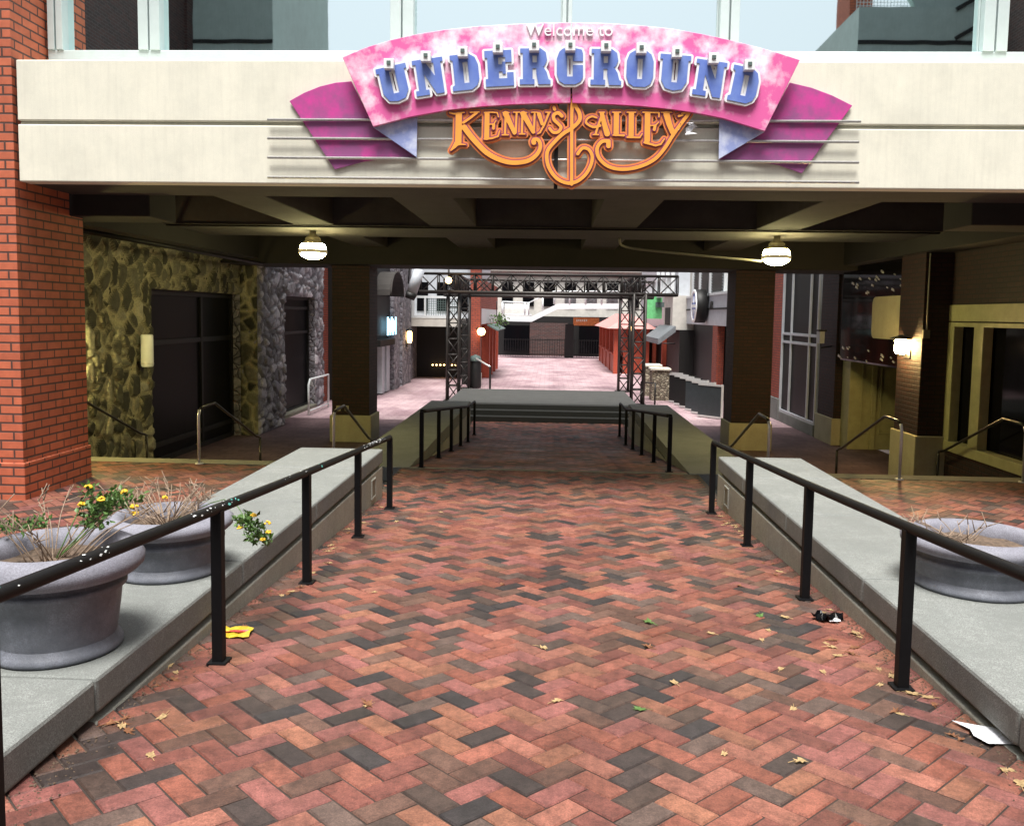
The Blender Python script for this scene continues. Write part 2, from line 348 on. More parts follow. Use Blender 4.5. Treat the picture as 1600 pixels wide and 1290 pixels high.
# ---------------------------------------------------------------- herringbone paving as real bricks
def tintc(x,y,far=0):
    n=noise.noise(Vector((x*1.7,y*1.7,3.1))); r=random.random()
    pd=.13+.2*max(0,n)
    if r<pd: c=random.choice([(.055,.045,.045),(.08,.055,.048),(.11,.07,.055),(.07,.05,.045)])
    elif r<pd+.2: c=random.choice([(.17,.085,.06),(.21,.11,.08),(.17,.11,.09)])
    else:
        c=random.choice([(.40,.14,.095),(.35,.115,.075),(.43,.165,.115),(.30,.10,.075),(.40,.165,.10),(.36,.13,.11),(.25,.085,.065)])
    k=random.uniform(.74,.98); return (c[0]*k,c[1]*k,c[2]*k,1)
def herring(name,x0,x1,y0,y1,zf,chamfer=True,W=.11,ang=45,wall=True):
    mb=MB(); mb.tint=[]; ca,sa=math.cos(R(ang)),math.sin(R(ang)); g=.0036
    cx,cy=(x0+x1)/2,(y0+y1)/2; ext=int((abs(x1-x0)+abs(y1-y0))/W/1.4)+3; m=.02
    for i in range(-ext,ext):
        for j in range(-ext,ext):
            d=(i-j)%4
            if d==0: a0,a1,b0,b1=i,i+2,j,j+1
            elif d==3: a0,a1,b0,b1=i,i+1,j,j+2
            else: continue
            mx,my=(a0+a1)/2*W,(b0+b1)/2*W
            X=cx+mx*ca-my*sa; Y=cy+mx*sa+my*ca
            if not(x0-m<X<x1+m and y0-m<Y<y1+m): continue
            dz=random.uniform(-.0016,.0016); tx=random.uniform(-.008,.008); ty=random.uniform(-.008,.008)
            def pt(a,b,z):
                u=a*W;v=b*W; xx=cx+u*ca-v*sa; yy=cy+u*sa+v*ca
                return (xx,yy,zf(yy)+z+dz+tx*(xx-X)+ty*(yy-Y))
            gg=g/W; c=.0055/W
            o=[(a0+gg,b0+gg),(a1-gg,b0+gg),(a1-gg,b1-gg),(a0+gg,b1-gg)]
            if chamfer:
                q=[(a0+gg+c,b0+gg+c),(a1-gg-c,b0+gg+c),(a1-gg-c,b1-gg-c),(a0+gg+c,b1-gg-c)]
                mb.add([pt(*p,-.007) for p in o]+[pt(*p,0) for p in q],[(4,5,6,7),(0,1,5,4),(1,2,6,5),(2,3,7,6),(3,0,4,7)])
                mb.tint+=[tintc(X,Y)]*5
            else:
                mb.add([pt(*p,0) for p in o],[(0,1,2,3)]); mb.tint.append(tintc(X,Y))
    return struct(mb,name,M['paver'])
def sheet(name,m,xs,ys,zf):
    mb=MB()
    vs=[(x,y,zf(y)) for y in ys for x in xs]; n=len(xs)
    fs=[(j*n+i,j*n+i+1,(j+1)*n+i+1,(j+1)*n+i) for j in range(len(ys)-1) for i in range(n-1)]
    mb.add(vs,fs); return struct(mb,name,m)
IW=1.94; OW=2.92   # inner and outer faces of the ledges
herring('ramp_paving',-IW-.06,IW+.1,1.5,YN+.0,lambda y:zr(y))
sheet('ramp_bedding',M['joint'],[-IW-.1,IW+.15],[0,YR,YN,19.6,23.2],lambda y:zr(y)-.008)
herring('lower_ramp_paving',-IW-.02,IW+.04,YN+.07,23.2,lambda y:zr(y),False)
herring('upper_paving_left',-7.2,-OW,6.0,YN-.06,lambda y:ZA,False)
herring('upper_paving_right',OW,6.65,6.0,YN-.06,lambda y:ZA,False)
sheet('upper_bedding_left',M['joint'],[-12,-OW+.02],[.5,YN-.02],lambda y:ZA-.006)
sheet('upper_bedding_right',M['joint'],[OW-.02,12],[.5,YN-.02],lambda y:ZA-.006)
sheet('plaza_paving',M['plaza'],[-8,-4,-1.85,1.85,4,8],[23.2,30,70],lambda y:ZL)
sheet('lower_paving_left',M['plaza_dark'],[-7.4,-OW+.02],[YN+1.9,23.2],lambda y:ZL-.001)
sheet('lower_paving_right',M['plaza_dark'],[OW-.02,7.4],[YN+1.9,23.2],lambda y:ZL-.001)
mb=MB(); mb.add([(-300,-300,-1.9),(300,-300,-1.9),(300,300,-1.9),(-300,300,-1.9)],[(0,1,2,3)]); struct(mb,'ground',M['joint'])
mb=MB(); mb.box(-40,40,-40,.5,-1.6,-.012); struct(mb,'street_pavement',M['slab'])
# side stairs
for nm,a,b_ in (('stairs_left',-7.2,-OW),('stairs_right',OW,6.65)):
    mb=MB(); n=4; h=(ZA-ZL)/(n+1)
    mb.box(a,b_,YN-.06,YN+.28,ZA-.6,ZA+.004)
    for i in range(1,n+1): mb.box(a,b_,YN+.284+.4*(i-1),YN+.28+.4*i,ZL-.3,ZA-h*i)
    struct(mb,nm,M['nosing'])
mb=MB(); mb.box(-IW,IW,YN-.03,YN+.05,ZA-.1,ZA+.003); struct(mb,'path_nosing',M['nosing'])
# stage platform with steps
mb=MB(); ys=23.2; H=.4
for i in range(3): mb.box(-2.3,2.2,ys+.35*i,ys+.35*i+.346,ZL-.1,ZL+H*(i+1)/3-.0)
struct(mb,'stage_steps',M['stagestep']); mb=MB()
mb.box(-2.9,2.5,ys+.35*2+.348,28.8,ZL-.1,ZL+H+.003)
struct(mb,'stage_platform',M['stage'])
# ---------------------------------------------------------------- ledges beside the ramp
def ledge(sx,y0,y1,label,first=True):
    L=thing('concrete_ledge',label,'ledge',(sx*2.4,(y0+y1)/2,ZA),'raised concrete ledges along the ramp')
    x0=sx*(IW if sx<0 else IW+.03); x1=sx*OW
    top=0.0 if first else ZA+.006; bot=-.75 if first else -1.5; th=.165 if first else .2
    mb=MB()
    if first:
        edges=[y0]+[y for y in (3.55,5.35,7.1,8.7) if y>y0]+[y1]
        for a,b_ in zip(edges,edges[1:]): mb.box(x0,x1,a+.003,b_-.003,top-th,top)
    else: mb.box(x0,x1,y0,y1,top-th,top)
    mb.build('coping',M['slab'],L,.018 if first else .006)
    mb=MB(); i=sx*.05
    mb.box(x0+i,x1-i,y0+.02,y1-.03,top-th-.035,top-th-.001); mb.box(x0+sx*.002,x1-i*.4,y0+.02,y1-.006,bot,top-th-.037)
    mb.build('wall_face',M['slabside'],L,.01)
    if first:
        f=MB(); yy=9.45; zz=-.36; s=.11; xx=x0-sx*0
        for (a,b_,c,d) in ((-s,s,s-.02,s),(-s,s,-s,-s+.02),(-s,-s+.02,-s+.02,s-.02),(s-.02,s,-s+.02,s-.02)):
            f.box(xx-sx*.012,xx+sx*.01,yy+a,yy+b_,zz+c,zz+d)
        fo=f.build('light_frame',M['slabside'],L,.003)
        tag(fo,'recessed square step light in the ledge face')
        MB().box(xx-sx*.005,xx+sx*.01,yy-s+.02,yy+s-.02,zz-s+.02,zz+s-.02).build('light_lens',M['nosing'],fo)
    return L
ledge(-1,.6,YR,'long grey concrete ledge left of the brick ramp carrying two planters')
ledge(1,.6,YR,'long grey concrete ledge right of the brick ramp carrying one wide planter')
ledge(-1,YN,21.3,'low concrete ledge on the left of the lower path beyond the steps',False)
ledge(1,YN,21.3,'low concrete ledge on the right of the lower path beyond the steps',False)
# ---------------------------------------------------------------- black ramp railings
def railing(sx,ys,x,label,hs,ext0=None,r=.027):
    Rl=thing('ramp_railing',label,'railing',(x,ys[0],zr(ys[0])),'black painted railings along the ramp')
    pts=[]
    for y,h in zip(ys,hs): pts.append((x,y,zr(y)+h))
    if ext0: pts=[(x,ext0[0],ext0[1])]+pts
    last=pts[-1]; 
    MB().tube(cr_spline(pts,4),r,12).build('top_rail',M['black'],Rl)
    for y,h in zip(ys,hs):
        if y<1.2: continue
        MB().box(x-.028,x+.028,y-.028,y+.028,zr(y)-.02,zr(y)+h-.01).box(x-.05,x+.05,y-.05,y+.05,zr(y)-.01,zr(y)+.012).build('post',M['black'],Rl,.002)
    return Rl
railing(-1,[1.2,2.5,4.35,6.0,7.65,9.2],-1.71,'black railing left of the ramp with paint chips of white and turquoise',[.88,.85,.82,.80,.79,.78],(.3,.92))
railing(1,[1.2,2.72,4.3,5.95,7.7,9.4],1.80,'black railing right of the ramp with plain chipped paint',[.88,.85,.82,.80,.79,.78],(.3,.92))
railing(-1,[12.0,13.9,15.7,17.4,19.0,20.6],-1.78,'black railing along the lower left ledge beyond the steps',[.80,.80,.80,.80,.80,.80])
railing(1,[12.2,14.0,15.8,17.5,19.1,20.8],1.72,'black railing along the lower right ledge beyond the steps',[.80,.80,.80,.80,.80,.80])
M['turq']=flat('turquoise_paint_chip',(.12,.55,.5),.5,0,.1,30); M['chipw']=flat('white_paint_chip',(.75,.78,.8),.5,0,.05,30)
RL1=[o for o in bpy.data.objects if o.name=='ramp_railing'][0]; _tr=[c for c in RL1.children if c.name.startswith('top_rail')][0]
for nm,mt,n_,spans in (('turquoise_chips','turq',15,((2.35,2.62),(4.4,4.6),(6.3,6.35))),('white_chips','chipw',70,((2.3,3.2),(3.0,3.3),(4.0,4.5),(5.2,6.2),(7.75,8.9),(7.9,8.9),(7.9,8.9),(7.9,8.9)))):
    mb=MB()
    for _ in range(n_):
        a_=random.choice(spans); y=random.uniform(*a_); th=random.uniform(.1,1.9); hh=np.interp(y,[1.2,2.5,4.35,6.0,7.65,9.2],[.88,.85,.82,.80,.79,.78]); c=Vector((-1.71+.0278*math.cos(th),y,zr(y)+hh+.0278*math.sin(th)))
        T1=Vector((-math.sin(th),0,math.cos(th))); T2=Vector((0,1,-SL)); l=random.uniform(.0025,.010)*(1.6 if mt=='turq' else 1)*(1.5 if y>7.7 else 1)
        mb.add([c+T2*l*1.6+T1*random.uniform(-.004,.004),c+T1*l*.6,c-T2*l*1.6*random.uniform(.5,1),c-T1*l*.6],[(0,1,2,3)])
    mb.build(nm,M[mt],_tr)
# ---------------------------------------------------------------- planters and plants
def planter(c,rb,rt,h,label,rr,rtop):
    P=thing('round_planter',label,'planter',c,'round cast stone planters on the ledges')
    x,y,z=c; 
    MB().lathe([(0,z+.002),(rb+.008,z+.002),(rb+.018,z+.01),(rb+.019,z+.026),(rb+.01,z+.04),(rb+.003,z+.048),(rb-.01,z+.07)],c and (x,y,0)).build('foot_ring',M['pot'],P)
    hb=h-rtop
    MB().lathe([(rb-.01,z+.06),(rb+(rt-rb)*.5,z+hb*.55),(rt-.0,z+hb-.075),(rt+.02,z+hb-.07),(rt+.022,z+hb-.045),(rt+.005,z+hb-.04),(rt+.005,z+hb)],(x,y,0)).build('bowl',M['pot'],P)
    MB().lathe([(rt+.0,z+hb-.004),(rr-.03,z+hb+.0),(rr-.004,z+hb+.025),(rr,z+hb+.06),(rr-.03,z+h-.02),(rr-.07,z+h),(rr-.105,z+h-.01),(rr-.13,z+h-.035),(rr-.14,z+h-.08),(rr-.14,z+h-.12)],(x,y,0)).build('rim',M['pot_rim'],P)
    s=MB(); n=24; vs=[(x,y,z+h-.07)]
    for k in range(n*3):
        rr_=(rr-.138)*(k//n+1)/3; t=2*math.pi*(k%n)/n; vs.append((x+rr_*math.cos(t),y+rr_*math.sin(t),z+h-.085+random.uniform(-.01,.02)))
    fs=[(0,1+k,1+(k+1)%n) for k in range(n)]+[(1+q*n+k,1+(q+1)*n+k,1+(q+1)*n+(k+1)%n,1+q*n+(k+1)%n) for q in range(2) for k in range(n)]
    s.add(vs,fs,True).build('soil',M['soil'],P); return P
P1=(-2.30,3.88,0); P2=(-2.32,5.12,0); P3=(2.60,5.27,0)
planter(P1,.268,.288,.50,'tall grey planter with fat rim nearest the camera on the left ledge',.39,.13)
planter(P2,.295,.31,.36,'low grey planter behind the tall one on the left ledge',.385,.1)
planter(P3,.335,.345,.33,'wide low grey planter with bare soil on the right ledge',.42,.1)
def leafquads(mb,c,rad,n,size,up=.5):
    for _ in range(n):
        d=Vector((random.gauss(0,1),random.gauss(0,1),random.gauss(0,1)))
        d=d.normalized()*random.random()**.45; p=Vector(c)+Vector((d.x*rad[0],d.y*rad[1],d.z*rad[2]))
        a=Vector((random.gauss(0,1),random.gauss(0,1),random.gauss(up,1))).normalized(); b=a.cross(Vector((random.gauss(0,1),random.gauss(0,1),random.gauss(0,1)))).normalized()
        s=size*random.uniform(.6,1.25); k=a.cross(b)
        mb.add([p,p+a*s*.45+b*s*.3+k*s*.08,p+a*s,p+a*s*.45-b*s*.3+k*s*.08],[(0,1,2),(0,2,3)])
def plant(label,loc,clumps,stems,flowers,twigs=()):
    P=thing('flowering_plant' if flowers else 'dead_plant',label,'plant',loc)
    if clumps:
        mb=MB()
        for c,rad,n in clumps: leafquads(mb,c,rad,n,.036)
        mb.build('foliage',M['leafg'],P)
    if stems:
        mb=MB()
        for s in stems: mb.tube(cr_spline(s,4),.003,5)
        mb.build('stem',M['leafg'],P)
    for f in flowers:
        mb=MB(); f=Vector(f)
        for k in range(16):
            d=Vector((random.gauss(0,1),random.gauss(0,1),abs(random.gauss(0,1)))).normalized()*.014; q=f+d
            mb.lathe([(0,.006),(.006,.003),(.008,0),(.004,-.004)],q,6)
        mb.build('flower',M['flower'],P)
    if twigs:
        mb=MB()
        for s in twigs: mb.tube(cr_spline(s,3),.003,5,rs=[.0035-.002*k/(3*(len(s)-1)+1) for k in range(3*(len(s)-1)+1)])
        mb.build('twigs',M['twig'],P)
    return P
def rt(base,n,rad,hgt,lean=(0,0)):
    out=[]
    for _ in range(n):
        a=random.uniform(0,6.28); r0=random.uniform(0,.12); h=hgt*random.uniform(.5,1)
        p=Vector(base)+Vector((math.cos(a)*r0,math.sin(a)*r0,-.01)); q=p+Vector((math.cos(a)*rad*.4+lean[0]*.5,math.sin(a)*rad*.4+lean[1]*.5,h*.6)); e=p+Vector((math.cos(a)*rad*random.uniform(.6,1.1)+lean[0],math.sin(a)*rad*random.uniform(.6,1.1)+lean[1],h))
        out.append((p,q,e))
        for _ in range(2):
            t=random.uniform(.4,.9); b=q.lerp(e,t); out.append((b,b+Vector((random.uniform(-.07,.07),random.uniform(-.05,.05),random.uniform(.01,.09)))))
    return out
b1=Vector(P1)+Vector((0,0,.42))
def fl(x,y,Y): return at(x,y,Y)
plant('leafy green plant with yellow flowers and dry stalks in the tall planter',b1,
  [(fl(150,800,4.0),(.1,.1,.09),210),(fl(185,778,4.05),(.13,.1,.05),150),(fl(140,768,4.0),(.045,.06,.05),45),(fl(15,822,3.95),(.13,.08,.045),120),(fl(60,815,3.9),(.05,.06,.03),40)],
  [(b1,b1+Vector((.05,0,.1)),fl(138,765,4.0)),(b1,fl(160,800,4.0),fl(195,770,4.05)),(b1,fl(175,800,4.),fl(210,795,4.0))],
  [fl(138,762,3.98),fl(128,789,3.95),fl(195,770,4.02),(fl(210,792,4.0)),fl(211,803,4.0),fl(158,781,3.97)],rt(b1,24,.32,.32,(.06,.05)))
b2=Vector(P2)+Vector((0,0,.29))
plant('dry twiggy plant with a green flowering branch trailing over the low planter rim',b2,
  [(fl(385,812,5.0),(.07,.07,.05),110),(fl(400,832,4.95),(.07,.06,.06),150),(fl(415,842,4.95),(.05,.05,.03),50)],
  [(b2,fl(350,780,5.1),fl(385,812,5.0),fl(405,845,4.95))],
  [fl(396,806,4.95),fl(418,818,4.9),fl(420,832,4.9),fl(411,844,4.9),fl(375,825,4.95),fl(257,778,5.1)],rt(b2,60,.25,.22))
b3=Vector(P3)+Vector((-.1,.0,.29))
plant('few pale dry stalks in the soil of the right planter',b3,None,None,[],rt(b3,18,.2,.12,(-.08,0)))
# ---------------------------------------------------------------- overpass
OV=thing('concrete_overpass','cream concrete overpass with mirrored windows spanning the brick ramp','overpass',(0,9.4,2.97))
YF=9.4; ZB=2.975; ZT=4.28; YG=10.12
zg=at(30,191,YF).z; 
mb=MB(); mb.box(-5.86,7.4,YF,YG+.5,zg+.02,ZT); mb.box(-5.86,7.4,YF+.05,YG+.5,zg-.02,zg+.02); mb.box(-5.86,7.4,YF,YF+.2,ZB,zg-.02)
mb.build('fascia',M['fascia'],OV,.012)
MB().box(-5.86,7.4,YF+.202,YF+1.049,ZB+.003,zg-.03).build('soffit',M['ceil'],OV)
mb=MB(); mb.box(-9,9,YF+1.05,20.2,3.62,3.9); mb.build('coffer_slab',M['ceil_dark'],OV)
def ceilbox(n,*a): return MB().box(*a).build(n,M['beam_dark' if n in('end_beam','edge_beam') else 'ceil'],OV,.015)
for x0,x1 in ((-4.15,-3.5),(-1.95,-1.2),(.62,1.34),(3.2,3.9)):
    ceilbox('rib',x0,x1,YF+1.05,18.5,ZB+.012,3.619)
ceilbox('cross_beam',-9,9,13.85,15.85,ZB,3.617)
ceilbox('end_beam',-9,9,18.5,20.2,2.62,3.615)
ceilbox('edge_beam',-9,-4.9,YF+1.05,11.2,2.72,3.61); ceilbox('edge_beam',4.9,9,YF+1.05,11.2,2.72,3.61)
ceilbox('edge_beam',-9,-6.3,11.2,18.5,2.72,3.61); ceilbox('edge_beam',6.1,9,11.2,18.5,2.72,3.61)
# conduits on the ceiling
mb=MB(); mb.tube([(-6.2,13.8,2.95),(6.0,13.8,2.95)],.015,8).build('conduit',M['black'],OV)
mb=MB(); mb.tube([(-6.2,10.7,2.62),(-6.2,18.4,2.60)],.035,8).build('conduit',M['black'],OV)
mb=MB(); mb.tube(cr_spline([at(968,372,14.8),at(978,386,15),at(1060,396,15),at(1190,408,15)],5),.02,8).build('conduit',M['nosing'],OV)
# upper storey: window wall
mb=MB(); mb.box(-5.9,7.4,YG+.15,20.1,ZT,7.5); mb.build('upper_wall',M['ceil_dark'],OV)
zs=at(300,82,YG).z; zs0=ZT
edges=[82,105,222,255,612,648,878,893,1122,1152,1530,1568,1700]
fx=[at(e,60,YG).x for e in edges]
mb=MB(); mb.box(fx[0]-.01,7.3,YG-.08,YG+.1,ZT+.001,zs); mb.build('window_sill',M['frame'],OV,.006)
for i in range(0,len(fx)-1,2):
    a,b_=fx[i],fx[i+1]
    mb=MB(); m_=(a+b_)/2
    mb.box(a,m_-.01,YG-.1,YG+.1,zs+.001,7); mb.box(m_+.01,b_,YG-.1,YG+.1,zs+.001,7); mb.box(m_-.01,m_+.01,YG-.04,YG+.1,zs+.001,7)
    mb.box(a-.018,a-.001,YG-.0,YG+.1,zs+.02,7).build('window_frame',M['frame'],OV,.004)
for i in range(1,len(fx)-1,2):
    MB().box(fx[i]-.015,fx[i+1]+.0,YG+.03,YG+.05,zs-.02,7).build('window_pane',M['mirror'],OV)
mb=MB()
for y0 in (0,): mb.box(fx[0],7.3,YG-.09,YG+.12,7.001,7.4)
mb.build('window_head',M['frame'],OV)
# trim rods across the fascia
for v0,v1 in ((187,190),(216,222),(246,254),(277,285)):
    MB().tube([at(418,v0,9.345),at(1345 if v0<200 else 1342,v1,9.345)],.015,8).build('trim_rod',M['steel'],OV)
# ---------------------------------------------------------------- signs (signed distance outlines, cut out with thickness)
def seg_sdf(GX,GY,a,b,ra,rb):
    ax_,ay=a;bx,by=b; dx,dy=bx-ax_,by-ay; L=dx*dx+dy*dy+1e-9
    t=np.clip(((GX-ax_)*dx+(GY-ay)*dy)/L,0,1); return np.hypot(GX-ax_-t*dx,GY-ay-t*dy)-(ra+(rb-ra)*t)
def poly_sdf(GX,GY,P):
    d=np.full(GX.shape,1e9); ins=np.zeros(GX.shape,bool); n=len(P)
    for i in range(n):
        (x0,y0),(x1,y1)=P[i],P[(i+1)%n]
        d=np.minimum(d,seg_sdf(GX,GY,(x0,y0),(x1,y1),0,0))
        c=((y0>GY)!=(y1>GY))
        with np.errstate(all='ignore'): xi=(x1-x0)*(GY-y0)/(y1-y0+1e-12)+x0
        ins^=(c&(GX<xi))
    return np.where(ins,-d,d)
def iso_mesh(D,xs,ys,level,fn,Yf,Yb):
    """cut-out panel where D<level; fn(u,v,Y) -> world point; side walls included"""
    mb=MB(); V={}
    def vert(key,u,v):
        if key not in V:
            V[key]=len(mb.v); mb.v.append(tuple(fn(u,v,Yf))); mb.v.append(tuple(fn(u,v,Yb)))
        return V[key]
    S=D<level; h,w_=D.shape
    act=np.zeros((h-1,w_-1),int)+S[:-1,:-1]+S[:-1,1:]+S[1:,1:]+S[1:,:-1]
    full=act==4
    # full cells merged in runs
    for j in range(h-1):
        i=0
        while i<w_-1:
            if full[j,i]:
                i0=i
                while i<w_-1 and full[j,i]: i+=1
                ids=[vert(('c',j,k),xs[k],ys[j]) for k in range(i0,i+1)]; ids2=[vert(('c',j+1,k),xs[k],ys[j+1]) for k in range(i,i0-1,-1)]
                mb.f.append(tuple(ids2[::-1][::-1]+ids[::1]) if False else tuple(ids+ids2)); mb.sm.append(False)
            else: i+=1
    for j,i in zip(*np.nonzero((act>0)&(act<4))):
        cs=[(j,i),(j,i+1),(j+1,i+1),(j+1,i)]; poly=[]; cut=[]
        for k in range(4):
            a=cs[k];b_=cs[(k+1)%4]
            if S[a]: poly.append(vert(('c',)+a,xs[a[1]],ys[a[0]]))
            if S[a]!=S[b_]:
                da=D[a]-level;db=D[b_]-level; t=da/(da-db); t=min(max(t,.02),.98)
                key=('e',)+tuple(sorted((a,b_))); 
                q=vert(key,xs[a[1]]+(xs[b_[1]]-xs[a[1]])*t,ys[a[0]]+(ys[b_[0]]-ys[a[0]])*t); poly.append(q); cut.append((q,S[a]))
        if len(poly)>=3: mb.f.append(tuple(poly)); mb.sm.append(False)
        if len(cut)==2:
            (q0,_),(q1,_)=cut; mb.f.append((q0,q1,q1+1,q0+1)); mb.sm.append(False)
        elif len(cut)==4:
            for a,b_ in ((0,1),(2,3)): q0=cut[a][0];q1=cut[b_][0]; mb.f.append((q0,q1,q1+1,q0+1)); mb.sm.append(False)
    return mb
def fixn(o,flip_y=True):
    return o
SG=thing('welcome_sign','pink arched sign reading Welcome to UNDERGROUND in blue letters on the overpass','sign',(0.2,9.3,4.0))
def panel(pts,Y,th,name,m,parent,bev=.004):
    a=[at(u,v,Y) for u,v in pts]; a=[Vector((p.x,Y,p.z)) for p in a]
    return MB().prism(a,(0,th,0)).build(name,m,parent,bev)
topL=[(535,90),(570,75),(610,63),(655,53),(700,46),(750,41),(800,38),(850,36),(891.5,35.5)]; botL=[(891.5,161),(850,161.5),(800,163.5),(750,167),(700,172),(640,183),(583,198)]
topR=[(894,35.5),(950,36.5),(1000,40),(1050,45),(1100,54),(1150,65),(1200,78),(1250,94)]; botR=[(1195,205),(1130,185),(1090,177),(1050,171),(1000,166),(950,163),(894,161)]
panel(topL+botL,9.23,.05,'banner',M['banner'],SG); panel(topR+botR,9.23,.05,'banner',M['banner'],SG)
panel([(452,158),(475,145),(500,135),(525,129),(549,127),(583,196),(652,246),(610,247),(570,252),(523,265)],9.365,.02,'ribbon_tail',M['tail'],SG)
panel([(1332,165),(1300,149),(1268,137),(1234,129),(1195,204),(1123,249),(1165,250),(1217,258),(1253,271)],9.365,.02,'ribbon_tail',M['tail'],SG)
panel([(583,199),(652,183),(651,246)],9.30,.02,'ribbon_fold',M['fold'],SG); panel([(1195,206),(1124,185),(1123,249)],9.30,.02,'ribbon_fold',M['fold'],SG)
G={}
def bx(a,b_,c,d): return [(a,c),(b_,c),(b_,d),(a,d)]
G['U']=([bx(-20,-4,-8,28),bx(5,20,-8,28),[(-20,-7),(-20,-13),(-13,-25),(0,-28),(13,-25),(20,-13),(20,-7),(5,-7),(5,-15),(-4,-15),(-4,-7)],bx(-24,0,20,28),bx(3,24,20,28)],[])
G['N']=([bx(-19,-8,-28,28),bx(9,20,-26,28),[(-21,28),(-6,28),(20,-22),(20,-28),(8,-28),(-12,14)],bx(-24,-8,21,28),bx(3,24,21,28),bx(-24,-3,-28,-20)],[])
G['D']=([[(-22,28),(8,28),(17,22),(21,10),(21,-12),(17,-22),(8,-28),(-22,-28),(-22,-21),(-18,-19),(-18,19),(-22,21)]],[bx(-3,5,-17,16)])
G['E']=([bx(-18,-1,-26,26),bx(-22,20,17,28),bx(10,20,9,28),bx(-3,10,-5,6),bx(5,10,-9,10),bx(-22,22,-28,-16),bx(12,22,-28,-7)],[])
G['R']=([bx(-18,-3,-28,26),bx(-23,0,-28,-20),[(-22,28),(10,28),(18,22),(20,10),(16,1),(8,-3),(-4,-3),(-18,-3),(-18,21),(-22,21)],[(3,-1),(14,-1),(19,-9),(22,-20),(25,-22),(25,-28),(6,-28),(3,-12)]],[bx(-3,4,6,17)])
G['G']=([[(-11,28),(10,28),(18,26),(20,20),(20,-17),(16,-24),(8,-28),(-9,-28),(-17,-23),(-21,-12),(-21,12),(-17,23)]],[bx(-5,4,-16,17),bx(3,26,2,8)])
G['O']=([[(-10,28),(10,28),(17,23),(21,12),(21,-12),(17,-23),(9,-28),(-9,-28),(-17,-23),(-21,-12),(-21,12),(-17,23)]],[bx(-4,4,-16,16)])
LT=[('U',616,131,-13),('N',671,120,-8.5),('D',727,113,-6),('E',780,107,-3),('R',835,104,-.5),('G',891,104,0),('R',946,105,1),('O',1000,108,2.5),('U',1054,114,5),('N',1109,123,8.5),('D',1163,133,12)]
for ch,cx,cy,an in LT:
    s=1.0; gx=np.arange(-30,30.01,.75); gy=np.arange(-34,34.01,.75); GX,GY=np.meshgrid(gx,gy)
    D=np.full(GX.shape,1e9)
    for p in G[ch][0]: D=np.minimum(D,poly_sdf(GX,GY,p))
    for p in G[ch][1]: D=np.maximum(D,-poly_sdf(GX,GY,p))
    ca,sa=math.cos(R(an)),math.sin(R(an))
    def fn(u,v,Y): 
        p=at(cx+u*ca+v*sa*1.0,cy+u*sa-v*ca,9.18); return Vector((p.x,Y,p.z))
    lo=iso_mesh(D,gx,gy,3.6,fn,9.185,9.228).build('letter',M['lwhite'],SG)
    iso_mesh(D,gx,gy,0,fn,9.176,9.1845).build('letter_face',M['blue'],lo)
    # little square lamp above each letter
    uv=(0,30); p=fn(0,29,9.1); k=.052
    sp=MB().box(p.x-k,p.x+k,9.10,9.18,p.z-k,p.z+k).build('letter_lamp',M['lwhite'],SG,.004)
    MB().box(p.x-.02,p.x+.02,9.088,9.099,p.z-.01,p.z+.025).build('lamp_lens',M['greycon'],sp)
def text(s,size,off,ext,loc,m,name,parent,rotx=90,rotz=0,shear=0):
    c=bpy.data.curves.new(name,'FONT'); c.body=s; c.size=size; c.offset=off; c.extrude=ext; c.align_x='CENTER'; c.shear=shear
    o=bpy.data.objects.new('tmp',c); COL.objects.link(o); bpy.context.view_layer.update()
    me=bpy.data.meshes.new_from_object(o.evaluated_get(bpy.context.evaluated_depsgraph_get())); bpy.data.objects.remove(o)
    me.name=name; me.materials.clear(); me.materials.append(m)
    q=Matrix.Rotation(R(rotz),4,'Z')@Matrix.Rotation(R(rotx),4,'X'); me.transform(q)
    ob=bpy.data.objects.new(name,me); COL.objects.link(ob)
    off=Vector((0,0,0)); pp=parent
    while pp is not None: off+=pp.location; pp=pp.parent
    ob.location=Vector(loc)-off; ob.parent=parent
    return ob
p=at(890,55.5,9.2); text('Welcome to',.175,.0,.008,(p.x,9.215,p.z),M['lwhite'],'small_lettering',SG)
# orange script sign
KS=thing('script_sign',"orange cut-out sign reading Kenny's Alley with a treble clef",'sign',(0.2,9.3,3.4))
def C1(l): return [(680+x/7.2727,140+y/7.2727) for x,y in l]
def C2(l): return [(880+x/7.2727,140+y/7.2727) for x,y in l]
ST=[]
def st(pts,h0,h1=None,sm=0):
    h1=h0 if h1 is None else h1; P=[Vector((a,b,0)) for a,b in pts]
    if sm: P=cr_spline(P,sm)
    n=len(P)-1
    for i in range(n): ST.append(((P[i].x,P[i].y),(P[i+1].x,P[i+1].y),(h0+(h1-h0)*i/n)/7.2727,(h0+(h1-h0)*(i+1)/n)/7.2727))
# KENNY'S
st(C1([(268,290),(262,600)]),38); st(C1([(165,262),(215,275),(300,262),(330,258)]),13,10); st(C1([(258,590),(215,650),(178,690)]),34,10); st(C1([(270,620),(345,625)]),12,8)
st(C1([(320,375),(400,320),(470,265)]),16,16); st(C1([(395,258),(500,255)]),9); 
st(C1([(330,430),(440,570),(590,720),(760,805),(910,830),(1060,805),(1160,730),(1195,640),(1170,570),(1120,565)]),34,20,5); st(C1([(1118,590),(1120,600)]),30)
st(C1([(590,280),(585,545)]),30); st(C1([(560,262),(640,258),(705,262),(718,310)]),11,9); st(C1([(610,395),(670,390),(690,350)]),9); st(C1([(665,400),(662,440)]),18); st(C1([(560,560),(640,555),(715,530),(732,470)]),13,9)
st(C1([(800,300),(793,505)]),14); st(C1([(800,275),(850,380),(900,490)]),34,24); st(C1([(925,275),(915,490)]),13); st(C1([(770,262),(840,262)]),9); st(C1([(890,258),(960,258)]),9); st(C1([(760,515),(830,515)]),9)
